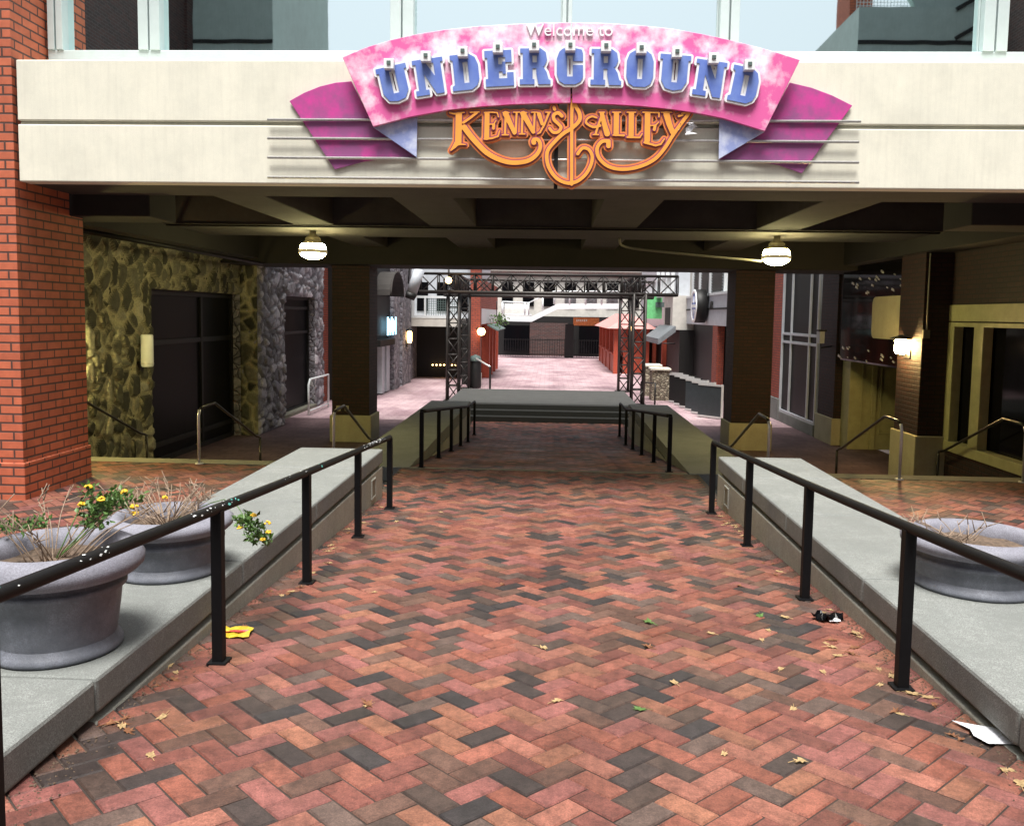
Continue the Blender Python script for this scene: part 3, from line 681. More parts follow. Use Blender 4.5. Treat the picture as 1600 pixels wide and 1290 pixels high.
st(C1([(990,300),(985,490)]),14); st(C1([(1000,275),(1060,380),(1115,480)]),34,24); st(C1([(1130,280),(1122,470)]),13); st(C1([(965,262),(1040,262)]),9); st(C1([(1095,258),(1160,258)]),9); st(C1([(955,505),(1020,505)]),9)
st(C1([(1180,280),(1215,390)]),26,20); st(C1([(1290,270),(1240,400),(1190,490),(1165,500)]),14,10); st(C1([(1255,258),(1310,258)]),9)
st(C1([(1440,300),(1400,265),(1350,285),(1350,340),(1400,390),(1430,430),(1400,480),(1340,485),(1300,440)]),22,18,4); st(C1([(1350,200),(1358,225)]),20)
# clef
st(C2([(110,110),(120,160),(95,1060)][0:1]+[(98,200),(96,1075)]),20); 
st(C2([(125,90),(140,180),(185,270),(185,350),(110,430),(0,500),(-95,590),(-175,690),(-185,800),(-150,910),(-70,1010),(40,1060),(140,1050),(240,980),(310,870),(330,760),(290,680),(220,665),(165,730)]),24,20,4)
st(C2([(125,90),(105,200),(100,330)]),20,14)
# ALLEY
st(C2([(440,290),(400,400),(370,500)]),14); st(C2([(440,275),(470,400),(500,500)]),26,34); st(C2([(420,410),(340,425),(262,380),(275,330),(330,305),(380,320)]),16,12,4); st(C2([(340,512),(400,512)]),9); st(C2([(410,258),(470,258)]),9)
st(C2([(605,280),(602,500)]),32); st(C2([(560,258),(655,258)]),9); st(C2([(565,518),(690,520)]),9,14); 
st(C2([(775,280),(772,520)]),32); st(C2([(725,258),(825,258)]),9); st(C2([(730,540),(870,545),(898,500)]),13,9)
st(C2([(960,285),(955,575)]),34); st(C2([(905,258),(1090,262),(1088,310)]),10,10); st(C2([(975,410),(1050,405),(1085,370)]),9); st(C2([(1045,410),(1035,455)]),18); st(C2([(925,600),(1050,635),(1110,620),(1150,560)]),15,10)
st(C2([(1175,280),(1205,390),(1240,480)]),38,30); st(C2([(1115,258),(1235,258)]),9); st(C2([(1350,270),(1450,258)]),12,9); st(C2([(1315,300),(1360,290)]),16,10)
st(C2([(1425,275),(1330,400),(1240,530),(1150,670),(1040,790),(880,870),(690,905),(520,875),(410,780),(385,670),(440,590),(520,585)]),22,22,4); st(C2([(515,610),(515,640)]),28)
gx=np.arange(690,1084,.8); gy=np.arange(146,298,.8); GX,GY=np.meshgrid(gx,gy)
D=np.full(GX.shape,1e9)
for a,b_,r0,r1 in ST: D=np.minimum(D,seg_sdf(GX,GY,a,b_,r0,r1))
def fn(u,v,Y): p=at(u,v,9.25); return Vector((p.x,Y,p.z))
iso_mesh(D,gx,gy,4.3,fn,9.27,9.32).build('letter_border',M['or_out'],KS)
iso_mesh(D,gx,gy,1.5,fn,9.262,9.269).build('letter_line',M['purple'],KS)
iso_mesh(D,gx,gy,-.25,fn,9.252,9.261).build('letter_face',M['or_in'],KS)
p0=at(893,163,9.25);p1=at(893,294,9.25); MB().box(p0.x-.03,p0.x+.03,9.325,9.37,p1.z,p0.z+.3).box(p0.x-.17,p0.x-.13,9.325,9.36,p1.z,p0.z+.3).build('bracket',M['blackdull'],KS)
# plastic bits stuck behind the sign
mb=MB(); 
mb.prism([at(u,v,9.35) for u,v in ((813,163),(855,162),(860,172),(845,180),(828,176),(811,176))],(0,.01,0)); tag(mb.build('paper_scrap',M['paper']),'white scrap stuck under the banner above the script letters left of the clef','scrap')
mb=MB(); mb.prism([at(u,v,9.35) for u,v in ((990,162),(1010,165),(1020,172),(1000,186),(994,175))],(0,.01,0)); tag(mb.build('paper_scrap',M['paper']),'white scrap stuck under the banner above the script letters right of the clef','scrap')
mb=MB()
for k in range(14):
    c=at(1072+random.uniform(-12,12),201+random.uniform(-7,7),9.27); d=[Vector((random.uniform(-.07,.07),random.uniform(-.03,.03),random.uniform(-.04,.04))) for _ in range(3)]
    mb.add([c+q for q in d],[(0,1,2)])
tag(mb.build('plastic_bag',M['paper']),'torn grey plastic bag caught behind the last letter of the script sign','bag')
# ---------------------------------------------------------------- front brick pillars, columns
def pillar(x0,x1,y0,y1,z0,z1,label,m,base=None,bm=None,grp=None,plate=0):
    P=thing('brick_pillar',label,'pillar',((x0+x1)/2,(y0+y1)/2,z0),grp)
    zb=z0+(base or 0)
    MB().box(x0,x1,y0,y1,zb+.002,z1).build('shaft',m,P)
    if base:
        e=.045; MB().box(x0-e,x1+e,y0-e,y1+e,z0,zb).build('base',bm or M['plant_base'],P,.012)
    return P
P=pillar(-8.5,-5.9,YF-.02,10.75,ZA-.05,8,'orange brick pillar at the left front corner under the overpass',M['brick'])
MB().box(-8.56,-5.875,YF-.045,10.775,ZA-.05,ZA+.42).build('plinth',M['brick'],P,.01)
pillar(5.95,8.5,YF+.0,10.75,ZA-.05,8,'orange brick pillar outside the right end of the overpass front',M['brick'],.45,M['brick'])
for sx,lab in ((-1,'dark brick column left of the lower path with a pale square base'),(1,'dark brick column right of the lower path with a pale square base')):
    x0,x1=(-4.84,-4.0) if sx<0 else (4.0,4.84)
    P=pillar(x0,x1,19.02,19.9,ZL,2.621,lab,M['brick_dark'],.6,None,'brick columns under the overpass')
    if sx<0:
        for u in (528,541):
            p=at(u,638,18.97); q=MB().box(p.x-.045,p.x+.045,19.0,19.03,p.z-.06,p.z+.06).build('outlet_box',M['plant_base'],P,.004)
# ceiling lamps
M['lampband']=emit('glowing_tan_band',(.42,.36,.2),.35)
def ceiling_lamp(c,label):
    L=thing('ceiling_globe_lamp',label,'lamp',c,'lit globe lamps under the overpass')
    MB().lathe([(0,-.155),(.09,-.15),(.16,-.125),(.205,-.085),(.225,-.05)],c).build('globe_bottom',M['globe'],L)
    MB().lathe([(.226,-.055),(.240,-.05),(.240,.005),(.226,.012)],c).build('band',M['lampband'],L)
    MB().lathe([(.225,.01),(.222,.04),(.205,.09),(.18,.115)],c).build('globe_top',M['globe'],L)
    MB().lathe([(.185,.11),(.165,.14),(.13,.165),(.13,.2),(.1,.235),(.06,.25),(.05,.33),(0,.33)],c).build('cap',M['plant_base'],L)
ceiling_lamp(at(489,391,14.8),'lit globe lamp under the overpass left of the script sign')
ceiling_lamp(at(1213,400,14.8),'lit globe lamp under the overpass right of the script sign')
#@@REST
# ---------------------------------------------------------------- left stone building
def Yx(px,X): return ax(px,600,X).y
XL=-7.15
LB=thing('stone_shop_building','rough stone shopfront building with black windows on the left under the overpass','building',(XL,14,ZL))
y1,y2,y3,y4,y5=Yx(237,XL),19.7,Yx(420,XL),Yx(492,XL),28.0
hz=ax(300,455,XL).z; hz2=ax(450,462,XL).z
MB().box(XL-.6,XL,10.75,y1,ZL,3.6).build('stone_pier',M['stone'],LB)
PA=[(.05,.05,.035),(.10,.10,.07),(.035,.034,.025),(.16,.155,.11),(.07,.068,.05),(.28,.27,.2)]; MO=(.42,.39,.24)
PG=[(.2,.19,.21),(.42,.40,.44),(.3,.29,.32),(.52,.5,.53),(.24,.23,.25)]; MG=(.13,.12,.13)
relief('stone_facing',LB,(XL,10.75,ZL),(0,1,0),(0,0,1),(1,0,0),y1-10.75,3.6-ZL,PA,MO,(3.9,3.0),.03,.055,1)
relief('stone_facing',LB,(XL,y1,hz),(0,1,0),(0,0,1),(1,0,0),y2-y1,3.6-hz,PA,MO,(3.8,3.2),.04,.06,2)
relief('stone_facing',LB,(XL,y2,ZL),(1,0,0),(0,0,1),(0,-1,0),.4,4.9,PA,MO,(3.2,3.0),.03,.05,3)
relief('stone_facing',LB,(-6.75,y2,ZL),(0,1,0),(0,0,1),(1,0,0),y3-y2,6.4,PG,MG,(3.0,4.5),.035,.05,4)
relief('stone_facing',LB,(XL+.02,y3,hz2),(0,1,0),(0,0,1),(1,0,0),y4-y3,6.5-hz2,PG,MG,(2.4,4.2),.04,.06,5)
relief('stone_facing',LB,(XL,y4,ZL),(0,1,0),(0,0,1),(1,0,0),Yx(505,XL)-y4,6.5-ZL,PG,MG,(3,4.5),.04,.05,6)
MB().box(XL-.6,XL,y1,y2,hz,3.6).build('stone_lintel',M['stone'],LB)
MB().box(XL-.6,-6.75,y2,y3-.0,ZL,6.5).build('stone_pier',M['stone_grey'],LB)
MB().box(XL-.6,XL+.02,y3,y4,hz2,6.5).build('stone_lintel',M['stone_grey'],LB)
MB().box(XL-.6,XL+.0,y4,Yx(505,XL),ZL,6.5).build('stone_pier',M['stone_grey'],LB)
MB().box(XL-.6,XL-.1,Yx(505,XL),y5,ZL,6.5).build('brick_pier',M['brick_red'],LB)
def sidewin(root,X,ya,yb,za,zb,rails,mull,fm,sx,inset=.25,fw=.06,gm=None):
    """window on a side plane: sx=+1 faces +X (left side of the alley), -1 faces -X"""
    f=MB(); xi=X-sx*inset
    f.box(xi,xi+sx*.08,ya,ya+fw,za,zb).box(xi,xi+sx*.08,yb-fw,yb,za,zb).box(xi,xi+sx*.08,ya+fw,yb-fw,zb-fw,zb).box(xi,xi+sx*.08,ya+fw,yb-fw,za,za+fw)
    for y in mull: f.box(xi,xi+sx*.07,y-fw/2,y+fw/2,za+fw,zb-fw)
    for z in rails: f.box(xi,xi+sx*.06,ya+fw,yb-fw,z-fw/2,z+fw/2)
    w_=f.build('window',fm,root,.004)
    MB().box(xi-sx*.01,xi+sx*.02,ya+.01,yb-.01,za+.01,zb-.01).build('pane',gm or M['glass_dull'],w_)
    return w_
sidewin(LB,XL,y1,y2,ZL+.0,hz,[ax(240,537,XL).z,ZL+.35],[Yx(330,XL)],M['blackdull'],1,.25,.1)
sidewin(LB,XL,y3,y4,ZL+.05,hz2,[ax(421,523,XL).z,ax(421,480,XL).z],[Yx(455,XL)],M['blackdull'],1,.25,.09)
MB().box(XL-.6,XL+.06,y3,y4,ZL,ZL+.09).build('sill',M['nosing'],LB)
# step entrance block further back
EB=thing('arched_entrance_building','stone entrance block with arched canopy and white door frames beyond the left column','building',(-5.9,30,ZL))
X3=-5.9
MB().box(-9,X3-.1,28.0,36.3,.75,6.5).build('upper_wall',M['blackdull'],EB)
MB().box(-9,X3-.15,28.0,36.3,ZL,.749).build('recess_wall',M['blackdull'],EB)
for a,b_ in ((613,622),(626,640)):
    ya,yb=Yx(a,X3),Yx(b_,X3); MB().box(X3-.149,X3+.06,ya,yb,ZL,6.5).build('stone_pier',M['stone_grey'],EB)
for a,b_ in ((596,600),(603,608)):
    ya,yb=Yx(a,X3),Yx(b_,X3); MB().box(X3-.149,X3+.02,ya,yb,ZL+.05,ax(600,540,X3).z).build('door_frame',M['whitefab'],EB)
MB().box(X3-.149,X3+.12,Yx(589,X3),Yx(612,X3),ax(600,540,X3).z,ax(600,530,X3).z).build('door_canopy',M['blackdull'],EB)
p=ax(606,440,X3); mb=MB(); ya,yb=Yx(590,X3),Yx(611,X3); ym=(ya+yb)/2; rz=.85
pts=[(X3+.45,ym+(yb-ya)/2*math.cos(t),ax(600,462,X3).z+rz*math.sin(t)) for t in [math.pi*k/14 for k in range(15)]]
mb.tube(pts,.035,6); q=[(X3-.1,)+p_[1:] for p_ in pts]
for i in range(14): mb.add([pts[i],pts[i+1],q[i+1],q[i]],[(0,1,2,3)])
mb.build('arched_canopy',M['ceil'],EB)
mb=MB(); 
for k in range(7):
    yy=Yx(603+k*2,X3); mb.box(X3+.05,X3+.08,yy-.1,yy+.1,ax(610,495+(k%3)*3,X3).z-.0,ax(610,523-(k%2)*5,X3).z)
tag(mb.build('neon_sign',M['neon']),'small pale blue glowing sign above the white framed door beyond the left column','sign')
def sconce(name,c,label,sx,m,h=.2,wd=.13,grp=None):
    S=thing(name,label,'wall lamp',c,grp)
    x,y,z=c
    MB().box(x-.012*sx*0-.02,x+.02,y-wd*.7,y+wd*.7,z-h*.8,z-h*.2).build('wall_plate',M['blackdull'],S,.004)
    MB().lathe([(0,-h/2),(wd*.35,-h/2),(wd*.5,-h*.3),(wd*.5,h*.35),(wd*.3,h/2),(0,h/2)],(x+sx*.12,y,z),14).build('glass',m,S)
    MB().lathe([(0,h*.75),(wd*.55,h*.62),(wd*.95,h*.5),(wd*.9,h*.47),(0,h*.52)],(x+sx*.12,y,z),16).build('hood',M['blackdull'],S)
    MB().tube([(x,y,z-h*.55),(x+sx*.12,y,z-h*.6),(x+sx*.12,y,z-h*.5)],.014,6).build('bracket',M['blackdull'],S)
    return S
sconce('wall_lamp',(X3+.08,Yx(632,X3),ax(632,526,X3).z),'tall warm lit lamp on the stone pier beyond the left column',1,M['warm2'],.5,.2)
M['warmy']=emit('yellow_lit_lamp_glass',(1.0,.84,.32),230)
# wall lamps near
sconce('wall_lamp',(XL+.02,11.9,ax(130,545,XL).z),'lit wall lamp on the mortared stone pier just behind the left front pillar',1,M['warmy'],.26,.2)
s=thing('cylinder_sconce','unlit pale cylinder sconce on the mortared stone pier','wall lamp',(XL+.1,Yx(222,XL),0))
yy=Yx(224,XL)-.15; za_,zb_=ax(222,572,XL).z,ax(222,522,XL).z
MB().lathe([(0,za_),(.09,za_),(.105,za_+.02),(.105,zb_-.02),(.09,zb_),(0,zb_)],(XL+.15,yy,0),20).build('shade',M['whitepaint'],s)
MB().lathe([(.108,za_+.05),(.112,za_+.06),(.108,za_+.07)],(XL+.15,yy,0),20).build('band',M['steel'],s)
MB().box(XL-.0,XL+.05,yy-.06,yy+.06,za_-.06,za_+.1).build('wall_plate',M['blackdull'],s)
# ---------------------------------------------------------------- steel stair handrails
def handrail(x,label,m,ztop=.21,y0=11.88,y1=14.35):
    Hh=thing('stair_handrail',label,'handrail',(x,y0,ZA),'steel handrails on the side stairs')
    pts=[(x,y0,ZA+.0),(x,y0,ztop-.1),(x,y0+.04,ztop-.02),(x,y0+.14,ztop+.01),(x,y0+.6,ztop+.02),(x,y1-.12,-.5),(x,y1,-.53),(x,y1+.1,-.56),(x,y1+.1,ZL)]
    MB().tube(pts[:3],.021,10).build('post',M['steel'],Hh)
    MB().tube(pts[2:8],.021,10).build('rail',m,Hh)
    MB().tube(pts[7:],.021,10).build('post',m,Hh)
    MB().lathe([(0,.012),(.055,.012),(.06,0)],(x,y0,ZA+.004),16).build('flange',M['steel'],Hh)
handrail(-6.9,'dark handrail along the lit stone pier on the left stairs',M['steel_dark'])
handrail(-4.92,'steel handrail in the middle of the left stairs before the black window',M['steel_dark'])
handrail(-3.0,'steel handrail beside the lower left ledge before the left column',M['steel_dark'])
handrail(3.02,'steel handrail beside the lower right ledge before the right column',M['steel_dark'])
handrail(4.8,'steel handrail in the middle of the right stairs before the yellow doors',M['steel_dark'])
handrail(6.45,'dark handrail along the brick wall under the right yellow framed window',M['steel_dark'])
ur=thing('entrance_rail','pale bent pipe rail beside the second black window on the left','handrail',(-6.7,Yx(482,-6.7),ZL))
ya,yb=Yx(482,-6.7),Yx(513,-6.7)
MB().tube([(-6.7,ya,ZL),(-6.7,ya,ZL+.85),(-6.7,ya+.15,ZL+1),(-6.7,yb,ZL+1),(-6.7,yb,ZL)],.03,8).build('rail',M['whitepaint'],ur)
MB().tube([(-6.7,ya,ZL+.12),(-6.7,yb,ZL+.12)],.02,8).build('kick_bar',M['whitepaint'],ur)
# ---------------------------------------------------------------- right side building
XR=6.6
RB=thing('brick_shop_building','dark brick building with yellow framed window and doors on the right under the overpass','building',(XR,15,ZL))
wa=ax(1474,686,XR); ztop=ax(1520,504,XR).z; zsill=wa.z
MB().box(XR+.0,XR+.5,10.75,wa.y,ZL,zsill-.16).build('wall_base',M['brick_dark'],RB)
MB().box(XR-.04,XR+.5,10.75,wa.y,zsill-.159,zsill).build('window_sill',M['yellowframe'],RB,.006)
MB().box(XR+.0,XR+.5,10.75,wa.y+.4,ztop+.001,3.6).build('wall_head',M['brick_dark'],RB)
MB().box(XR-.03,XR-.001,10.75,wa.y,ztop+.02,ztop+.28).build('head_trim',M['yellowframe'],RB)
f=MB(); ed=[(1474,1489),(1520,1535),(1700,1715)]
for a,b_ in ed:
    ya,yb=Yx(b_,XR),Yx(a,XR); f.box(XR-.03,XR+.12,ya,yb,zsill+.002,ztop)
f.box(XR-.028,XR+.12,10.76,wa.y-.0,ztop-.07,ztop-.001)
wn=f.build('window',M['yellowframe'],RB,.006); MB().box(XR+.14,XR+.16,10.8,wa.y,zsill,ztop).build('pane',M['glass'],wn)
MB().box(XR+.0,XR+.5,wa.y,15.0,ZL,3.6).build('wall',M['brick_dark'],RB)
# pilaster with lamp
xp=6.15; pa,pb=Yx(1437,xp),Yx(1400,xp)
PL=pillar(xp,XR+.3,pa,pb,ZL,3.6,'brick pilaster carrying the lit wall lamp right of the yellow doors',M['brick_dark'],ZA-ZL+.0+.25,None)
sconce('wall_lamp',(xp,pa+.55,ax(1408,540,xp).z),'glowing wall lamp on the brick pilaster beside the black glossy sign box',-1,M['warm'],.26,.2)
jb=thing('junction_box','grey junction box with conduit on the brick pilaster face','junction box',(6.4,pa,1.5))
p=at(1447,522,pa-.02); MB().box(p.x-.06,p.x+.05,pa-.06,pa-.001,p.z-.07,p.z+.07).build('box',M['nosing'],jb,.006)
MB().tube([(p.x,pa-.03,p.z+.07),(p.x,pa-.03,2.7)],.014,8).build('conduit',M['nosing'],jb)
# recess with doors
MB().box(7.9,8.1,pb,19.6,ZL,3.6).build('recess_wall',M['brick_dark'],RB)
MB().box(XR,8.1,19.6,20.1,ZL+2.36,3.6).build('door_head',M['brick_dark'],RB)
YD=19.55; xd=[at(u,640,YD).x for u in (1333,1343,1363,1371,1406)]
dr=MB().box(xd[0]-.1,7.9,YD,YD+.5,ZL,ZL+2.35).build('door',M['yellowframe'],RB)
for a,b_ in ((xd[0]+.16,xd[1]+.28),(xd[2]+.15,xd[4]-.02)):
    m_=MB(); z0,z1=ZL+.35,ZL+2.1
    m_.box(a,a+.03,YD-.03,YD-.001,z0,z1).box(b_-.03,b_,YD-.03,YD-.001,z0,z1).box(a+.03,b_-.03,YD-.03,YD-.001,z1-.03,z1).box(a+.03,b_-.03,YD-.03,YD-.001,z0,z0+.03)
    m_.build('panel_moulding',M['yellowframe'],dr,.006)
MB().box(xd[2]-.05,xd[2]+.06,YD-.06,YD-.001,ZL,ZL+2.35).build('door_post',M['yellowframe'],dr,.01)
GS=thing('glossy_sign_box','glossy black box with pale rounded panel above the yellow doors','sign',(XR,17,1))
zb_=ax(1410,578,6.4).z; ya,yb=pb+.05,19.4
MB().box(6.4,6.9,ya,yb,zb_,3.3).build('case',M['glass'],GS,.05)
a=ax(1412,470,6.39);b_=ax(1362,520,6.39); 
z0,z1=min(a.z,b_.z)-.1,max(a.z,b_.z)+.1; Yc=[a.y,b_.y]; y0_,y1_=min(Yc),max(Yc); poly=[]
for cy,cz,t0 in ((y1_-.15,z1-.15,0),(y0_+.15,z1-.15,90),(y0_+.15,z0+.15,180),(y1_-.15,z0+.15,270)):
    for k in range(5): t=R(t0+k*22.5); poly.append((6.398,cy+.15*math.cos(t),cz+.15*math.sin(t)))
MB().prism(poly,(-.02,0,0)).build('panel',M['plant_base'],GS)
mb=MB()
for k in range(34):
    yy=random.uniform(ya+.1,yb-.05); zz=random.choice([random.uniform(z1+.05,z1+.45),random.uniform(zb_+.02,zb_+.3)]); s_=random.uniform(.02,.09)
    mb.prism([(6.398,yy,zz),(6.398,yy+s_*1.6,zz+s_*.4),(6.398,yy+s_*1.4,zz+s_*.9),(6.398,yy+s_*.2,zz+s_*.5)],(-.012,0,0))
mb.build('painted_glints',M['steel'],GS)  # pale flecks stuck on as painted reflections of the glossy case
# pilaster, storefront, pilaster
pillar(6.55,7.2,20.1,Yx(1279,6.55),ZL,3.0,'dark brick pilaster left of the yellow doors with pale base',M['brick_dark'],.62)
ya,yb=Yx(1279,6.62),Yx(1222,6.62); zt=ax(1240,430,6.62).z+.5
SF=thing('white_framed_shopfront','tall black shopfront window in white metal frame between two brick pilasters','shopfront',(6.62,ya,ZL))
sidewin(SF,6.62,ya,yb,ZL+.28,zt,[ax(1240,522,6.62).z,ax(1240,535,6.62).z],[ya+.75,yb-.9],M['whitefab'],-1,.0,.07)
MB().box(6.52,7.2,ya,yb,ZL,ZL+.279).build('base',M['slab'],SF,.01)
MB().box(6.62,7.2,ya,yb,zt,6.5).build('upper_wall',M['whitefab'],SF)
pillar(6.55,7.2,yb,Yx(1205,6.55),ZL,6.5,'sunlit brick pilaster behind the right column with grey base',M['brick_red'],.62,M['slab'])
sc=thing('lantern','small grey lantern on black bracket at the white framed shopfront','lantern',(6.3,21,1))
p=ax(1283,527,6.3); MB().box(p.x-.06,p.x+.06,p.y-.08,p.y+.08,p.z-.14,p.z+.14).build('glass',M['whitefab'],sc,.01)
MB().tube([(6.55,p.y,p.z-.2),(p.x,p.y,p.z-.24),(p.x,p.y,p.z-.14)],.02,6).box(p.x-.09,p.x+.09,p.y-.1,p.y+.1,p.z+.14,p.z+.18).build('bracket',M['blackdull'],sc)
# ---------------------------------------------------------------- middle right: grey sign building
XG=5.8
GB=thing('grey_clad_building','grey clad building with dark letters and louvred windows beyond the right column','building',(XG,30,ZL))
ya,yb=26.9,Yx(1066,XG); zb1=ax(1123,509,XG).z; zb2=ax(1126,460,XG).z
MB().box(XG,7.9,ya,yb,zb1,zb2).build('sign_fascia',M['whitefab'],GB,.01)
zz=ax(1123,482,XG).z; MB().box(XG-.03,XG-.001,ya,yb,zz-.03,zz+.03).build('dark_band',M['darkline'],GB)
MB().box(XG+.3,7.9,ya,yb,ZL,zb1-.002).build('shop_wall',M['blackdull'],GB)
for u in (1113,):
    MB().box(XG,XG+.25,Yx(u+5,XG),Yx(u-2,XG),ZL,zb1-.003).build('post',M['brick_red'],GB)
MB().box(XG,XG+.25,Yx(1062,XG),Yx(1056,XG),ZL,zb1-.003).build('post',M['redwood'],GB)
for k,(u0,u1) in enumerate(((1079,1088),(1090,1103),(1106,1122))):
    y0_,y1_=Yx(u1,XG),Yx(u0,XG); mb=MB(); z0=zb2+.05
    for q in range(13): mb.add([(XG+.06,y0_,z0+q*.1),(XG+.06,y1_,z0+q*.1),(XG+.0,y1_,z0+q*.1+.09),(XG+.0,y0_,z0+q*.1+.09)],[(0,1,2,3)])
    lv=mb.build('louvre',M['slab'],GB)
    MB().box(XG+.08,XG+.2,y0_-.0,y1_+.0,z0-.05,z0+1.4).box(XG-.05,XG+.07,y1_+.02,y1_+.2,z0-.05,z0+1.4).build('frame',M['whitepaint'],lv)
MB().box(XG-.05,XG+.3,ya,yb,zb2+.001,zb2+.09).build('ledge_trim',M['whitepaint'],GB)
MB().box(XG+.2,7.9,ya,yb,zb2+.1,5.5).build('upper_wall',M['grime'],GB)
for s_,u in (('AIR',1113),('FI',1069)):
    p=ax(u,475.5,XG); text(s_,.32,.015,.02,(XG-.03,p.y,p.z-.12),M['darkline'],'lettering',GB,90,-90)
DS=thing('round_sign','round blue and white drum sign on the grey clad building','sign',(5.3,30,1.9))
p=ax(1085,478,5.35); r_=.60
MB().lathe([(0,0),(r_,0),(r_+.02,.03),(r_+.02,.38),(r_-.05,.4),(0,.4)],(p.x,p.y,p.z),40,'x').build('drum',M['blackdull'],DS)
MB().lathe([(r_*.82,-.02),(r_*.84,-.04),(r_,-.04),(r_+.015,-.01),(r_,.0),(r_*.82,-.001)],(p.x,p.y,p.z),40,'x').build('ring',M['lwhite'],DS)
MB().lathe([(0,-.012),(r_*.82,-.012),(r_*.82,-.001)],(p.x,p.y,p.z),40,'x').build('face',M['blue'],DS)
mb=MB(); mb.box(p.x-.035,p.x-.014,p.y-.42,p.y+.42,p.z-.06,p.z+.06)
for sg in (-1,1): mb.prism([(p.x-.035,p.y+sg*.1,p.z+.12),(p.x-.035,p.y+sg*.36,p.z+.14),(p.x-.035,p.y+sg*.2,p.z+.36)],(.021,0,0)).prism([(p.x-.035,p.y+sg*.08,p.z-.12),(p.x-.035,p.y+sg*.3,p.z-.14),(p.x-.035,p.y+sg*.16,p.z-.4)],(.021,0,0))
mb.build('emblem',M['lwhite'],DS)
# building further right back: beige arch, white gallery, green sign, awning
AB=thing('beige_arch_building','beige building with dark arch and white framed gallery beyond the grey clad one','building',(5.4,38,ZL))
xa=5.2; MB().box(xa,8,37.2,40,1.05,2.5).build('beige_wall',M['grime'],AB)
MB().box(xa-.02,xa+.0-.001,37.9,39.5,1.25,2.0).build('dark_arch',M['darkline'],AB)
MB().box(xa+.3,8,37,56,ZL,1.04).build('shop_wall',M['blackdull'],AB)
for k in range(4):
    Yk=37.2+k*1.7; MB().box(xa-.1,xa+.05,Yk,Yk+.18,2.502,4.6).build('gallery_post',M['whitepaint'],AB)
MB().box(xa-.12,xa+.1,37.2,48,2.501-.0,2.62).box(xa-.08,xa+.0,37.4,48,3.3,3.38).build('gallery_rail',M['whitepaint'],AB)
mb=MB(); mb.box(xa-.065,xa-.062,37.5,47.7,2.62,2.64)
for k in range(40): mb.box(xa-.06,xa-.03,37.5+k*.26,37.53+k*.26,2.62,3.3)
mb.build('balusters',M['whitepaint'],AB)
MB().box(xa+.6,8,40,56,1.05,5).build('upper_wall',M['whitefab'],AB)
for Yk in (41,45,49): MB().box(xa+.1,xa+.35,Yk,Yk+.35,ZL,1.04).build('post',M['redwood'],AB)
gs=thing('green_sign','bright green panel sign beyond the stage truss on the right','sign',(4.3,42,2))
a=at(1011,463,42);b_=at(1034,498,42); MB().box(a.x,b_.x,42,42.12,b_.z,a.z).build('panel',M['green'],gs)
c_=at(1036,476,41.9); MB().box(c_.x-.35,c_.x+.35,41.9,41.98,c_.z-.12,c_.z+.12).build('dark_plate',M['greycon'],gs)
aw=thing('grey_awning','grey sloping awning on the right beyond the truss leg','awning',(4.6,36,1))
a=at(1012,530,33);b1_=at(1026,508,36.5); 
A0,A1=36.0,41.0
mb=MB(); mb.add([(4.5,A0,.66),(4.5,A1,.66),(5.18,A1,1.2),(5.18,A0,1.2)],[(0,1,2,3)]); mb.add([(4.5,A0,.66),(4.5,A1,.66),(4.5,A1,.46),(4.5,A0,.46)],[(3,2,1,0)]); mb.add([(4.5,A0,.46),(4.5,A0,.66),(5.18,A0,1.2),(5.18,A0,.98)],[(0,1,2,3)])
ao=mb.build('cover',M['awning'],aw); so_=ao.modifiers.new('solid','SOLIDIFY'); so_.thickness=.03
MB().tube([(4.53,A0,.5),(5.17,A0,.5)],.025,6).tube([(4.53,A1,.5),(5.17,A1,.5)],.025,6).build('frame',M['blackdull'],aw)
# stone piers and dark planter screens
def stonepier(x0,x1,y0,y1,h,label):
    S=thing('stone_pier',label,'pier',((x0+x1)/2,(y0+y1)/2,ZL),'stacked stone piers right of the stage')
    MB().box(x0,x1,y0,y1,ZL,ZL+h-.07).build('body',M['stone_small'],S); MB().box(x0-.05,x1+.05,y0-.05,y1+.05,ZL+h-.069,ZL+h).build('cap',M['fascia'],S,.01)
stonepier(3.5,4.05,31.6,32.4,1.15,'further stacked stone pier with pale cap right of the stage truss')
stonepier(3.55,4.15,30.0,30.7,1.12,'nearer stacked stone pier with pale cap beside the dark screens')
def screen(label,ya,n,m):
    S=thing('metal_screen',label,'screen',(4.5,ya,ZL),'dark metal screens by the right column')
    for k in range(n):
        y0_=ya+k*.83; xc=4.62-(y0_-24.7)*.065; a=(xc+.30,y0_,0); b_=(xc-.26,y0_+.6,0)
        u=Vector((0,0,1)); A=Vector(a);Bv=Vector(b_)
        MB().bar(A+u*(ZL+.5),Bv+u*(ZL+.5),.04,.86).build('panel',m,S)
        MB().bar(A+u*(ZL+.96),Bv+u*(ZL+.96),.07,.05).bar(A+u*(ZL+.05),Bv+u*(ZL+.05),.07,.05).build('edge_rail',M['steel'],S)
        MB().bar(A+u*ZL,A+u*(ZL+1.0),.06,.06).build('post',M['steel' if m is M['screen'] else 'blackdull'],S)
    return S
screen('grey metal screens with bright edges next to the right column',24.7,3,M['screen'])
screen('black metal screens between the grey ones and the stone pier',27.2,4,M['blackdull'])
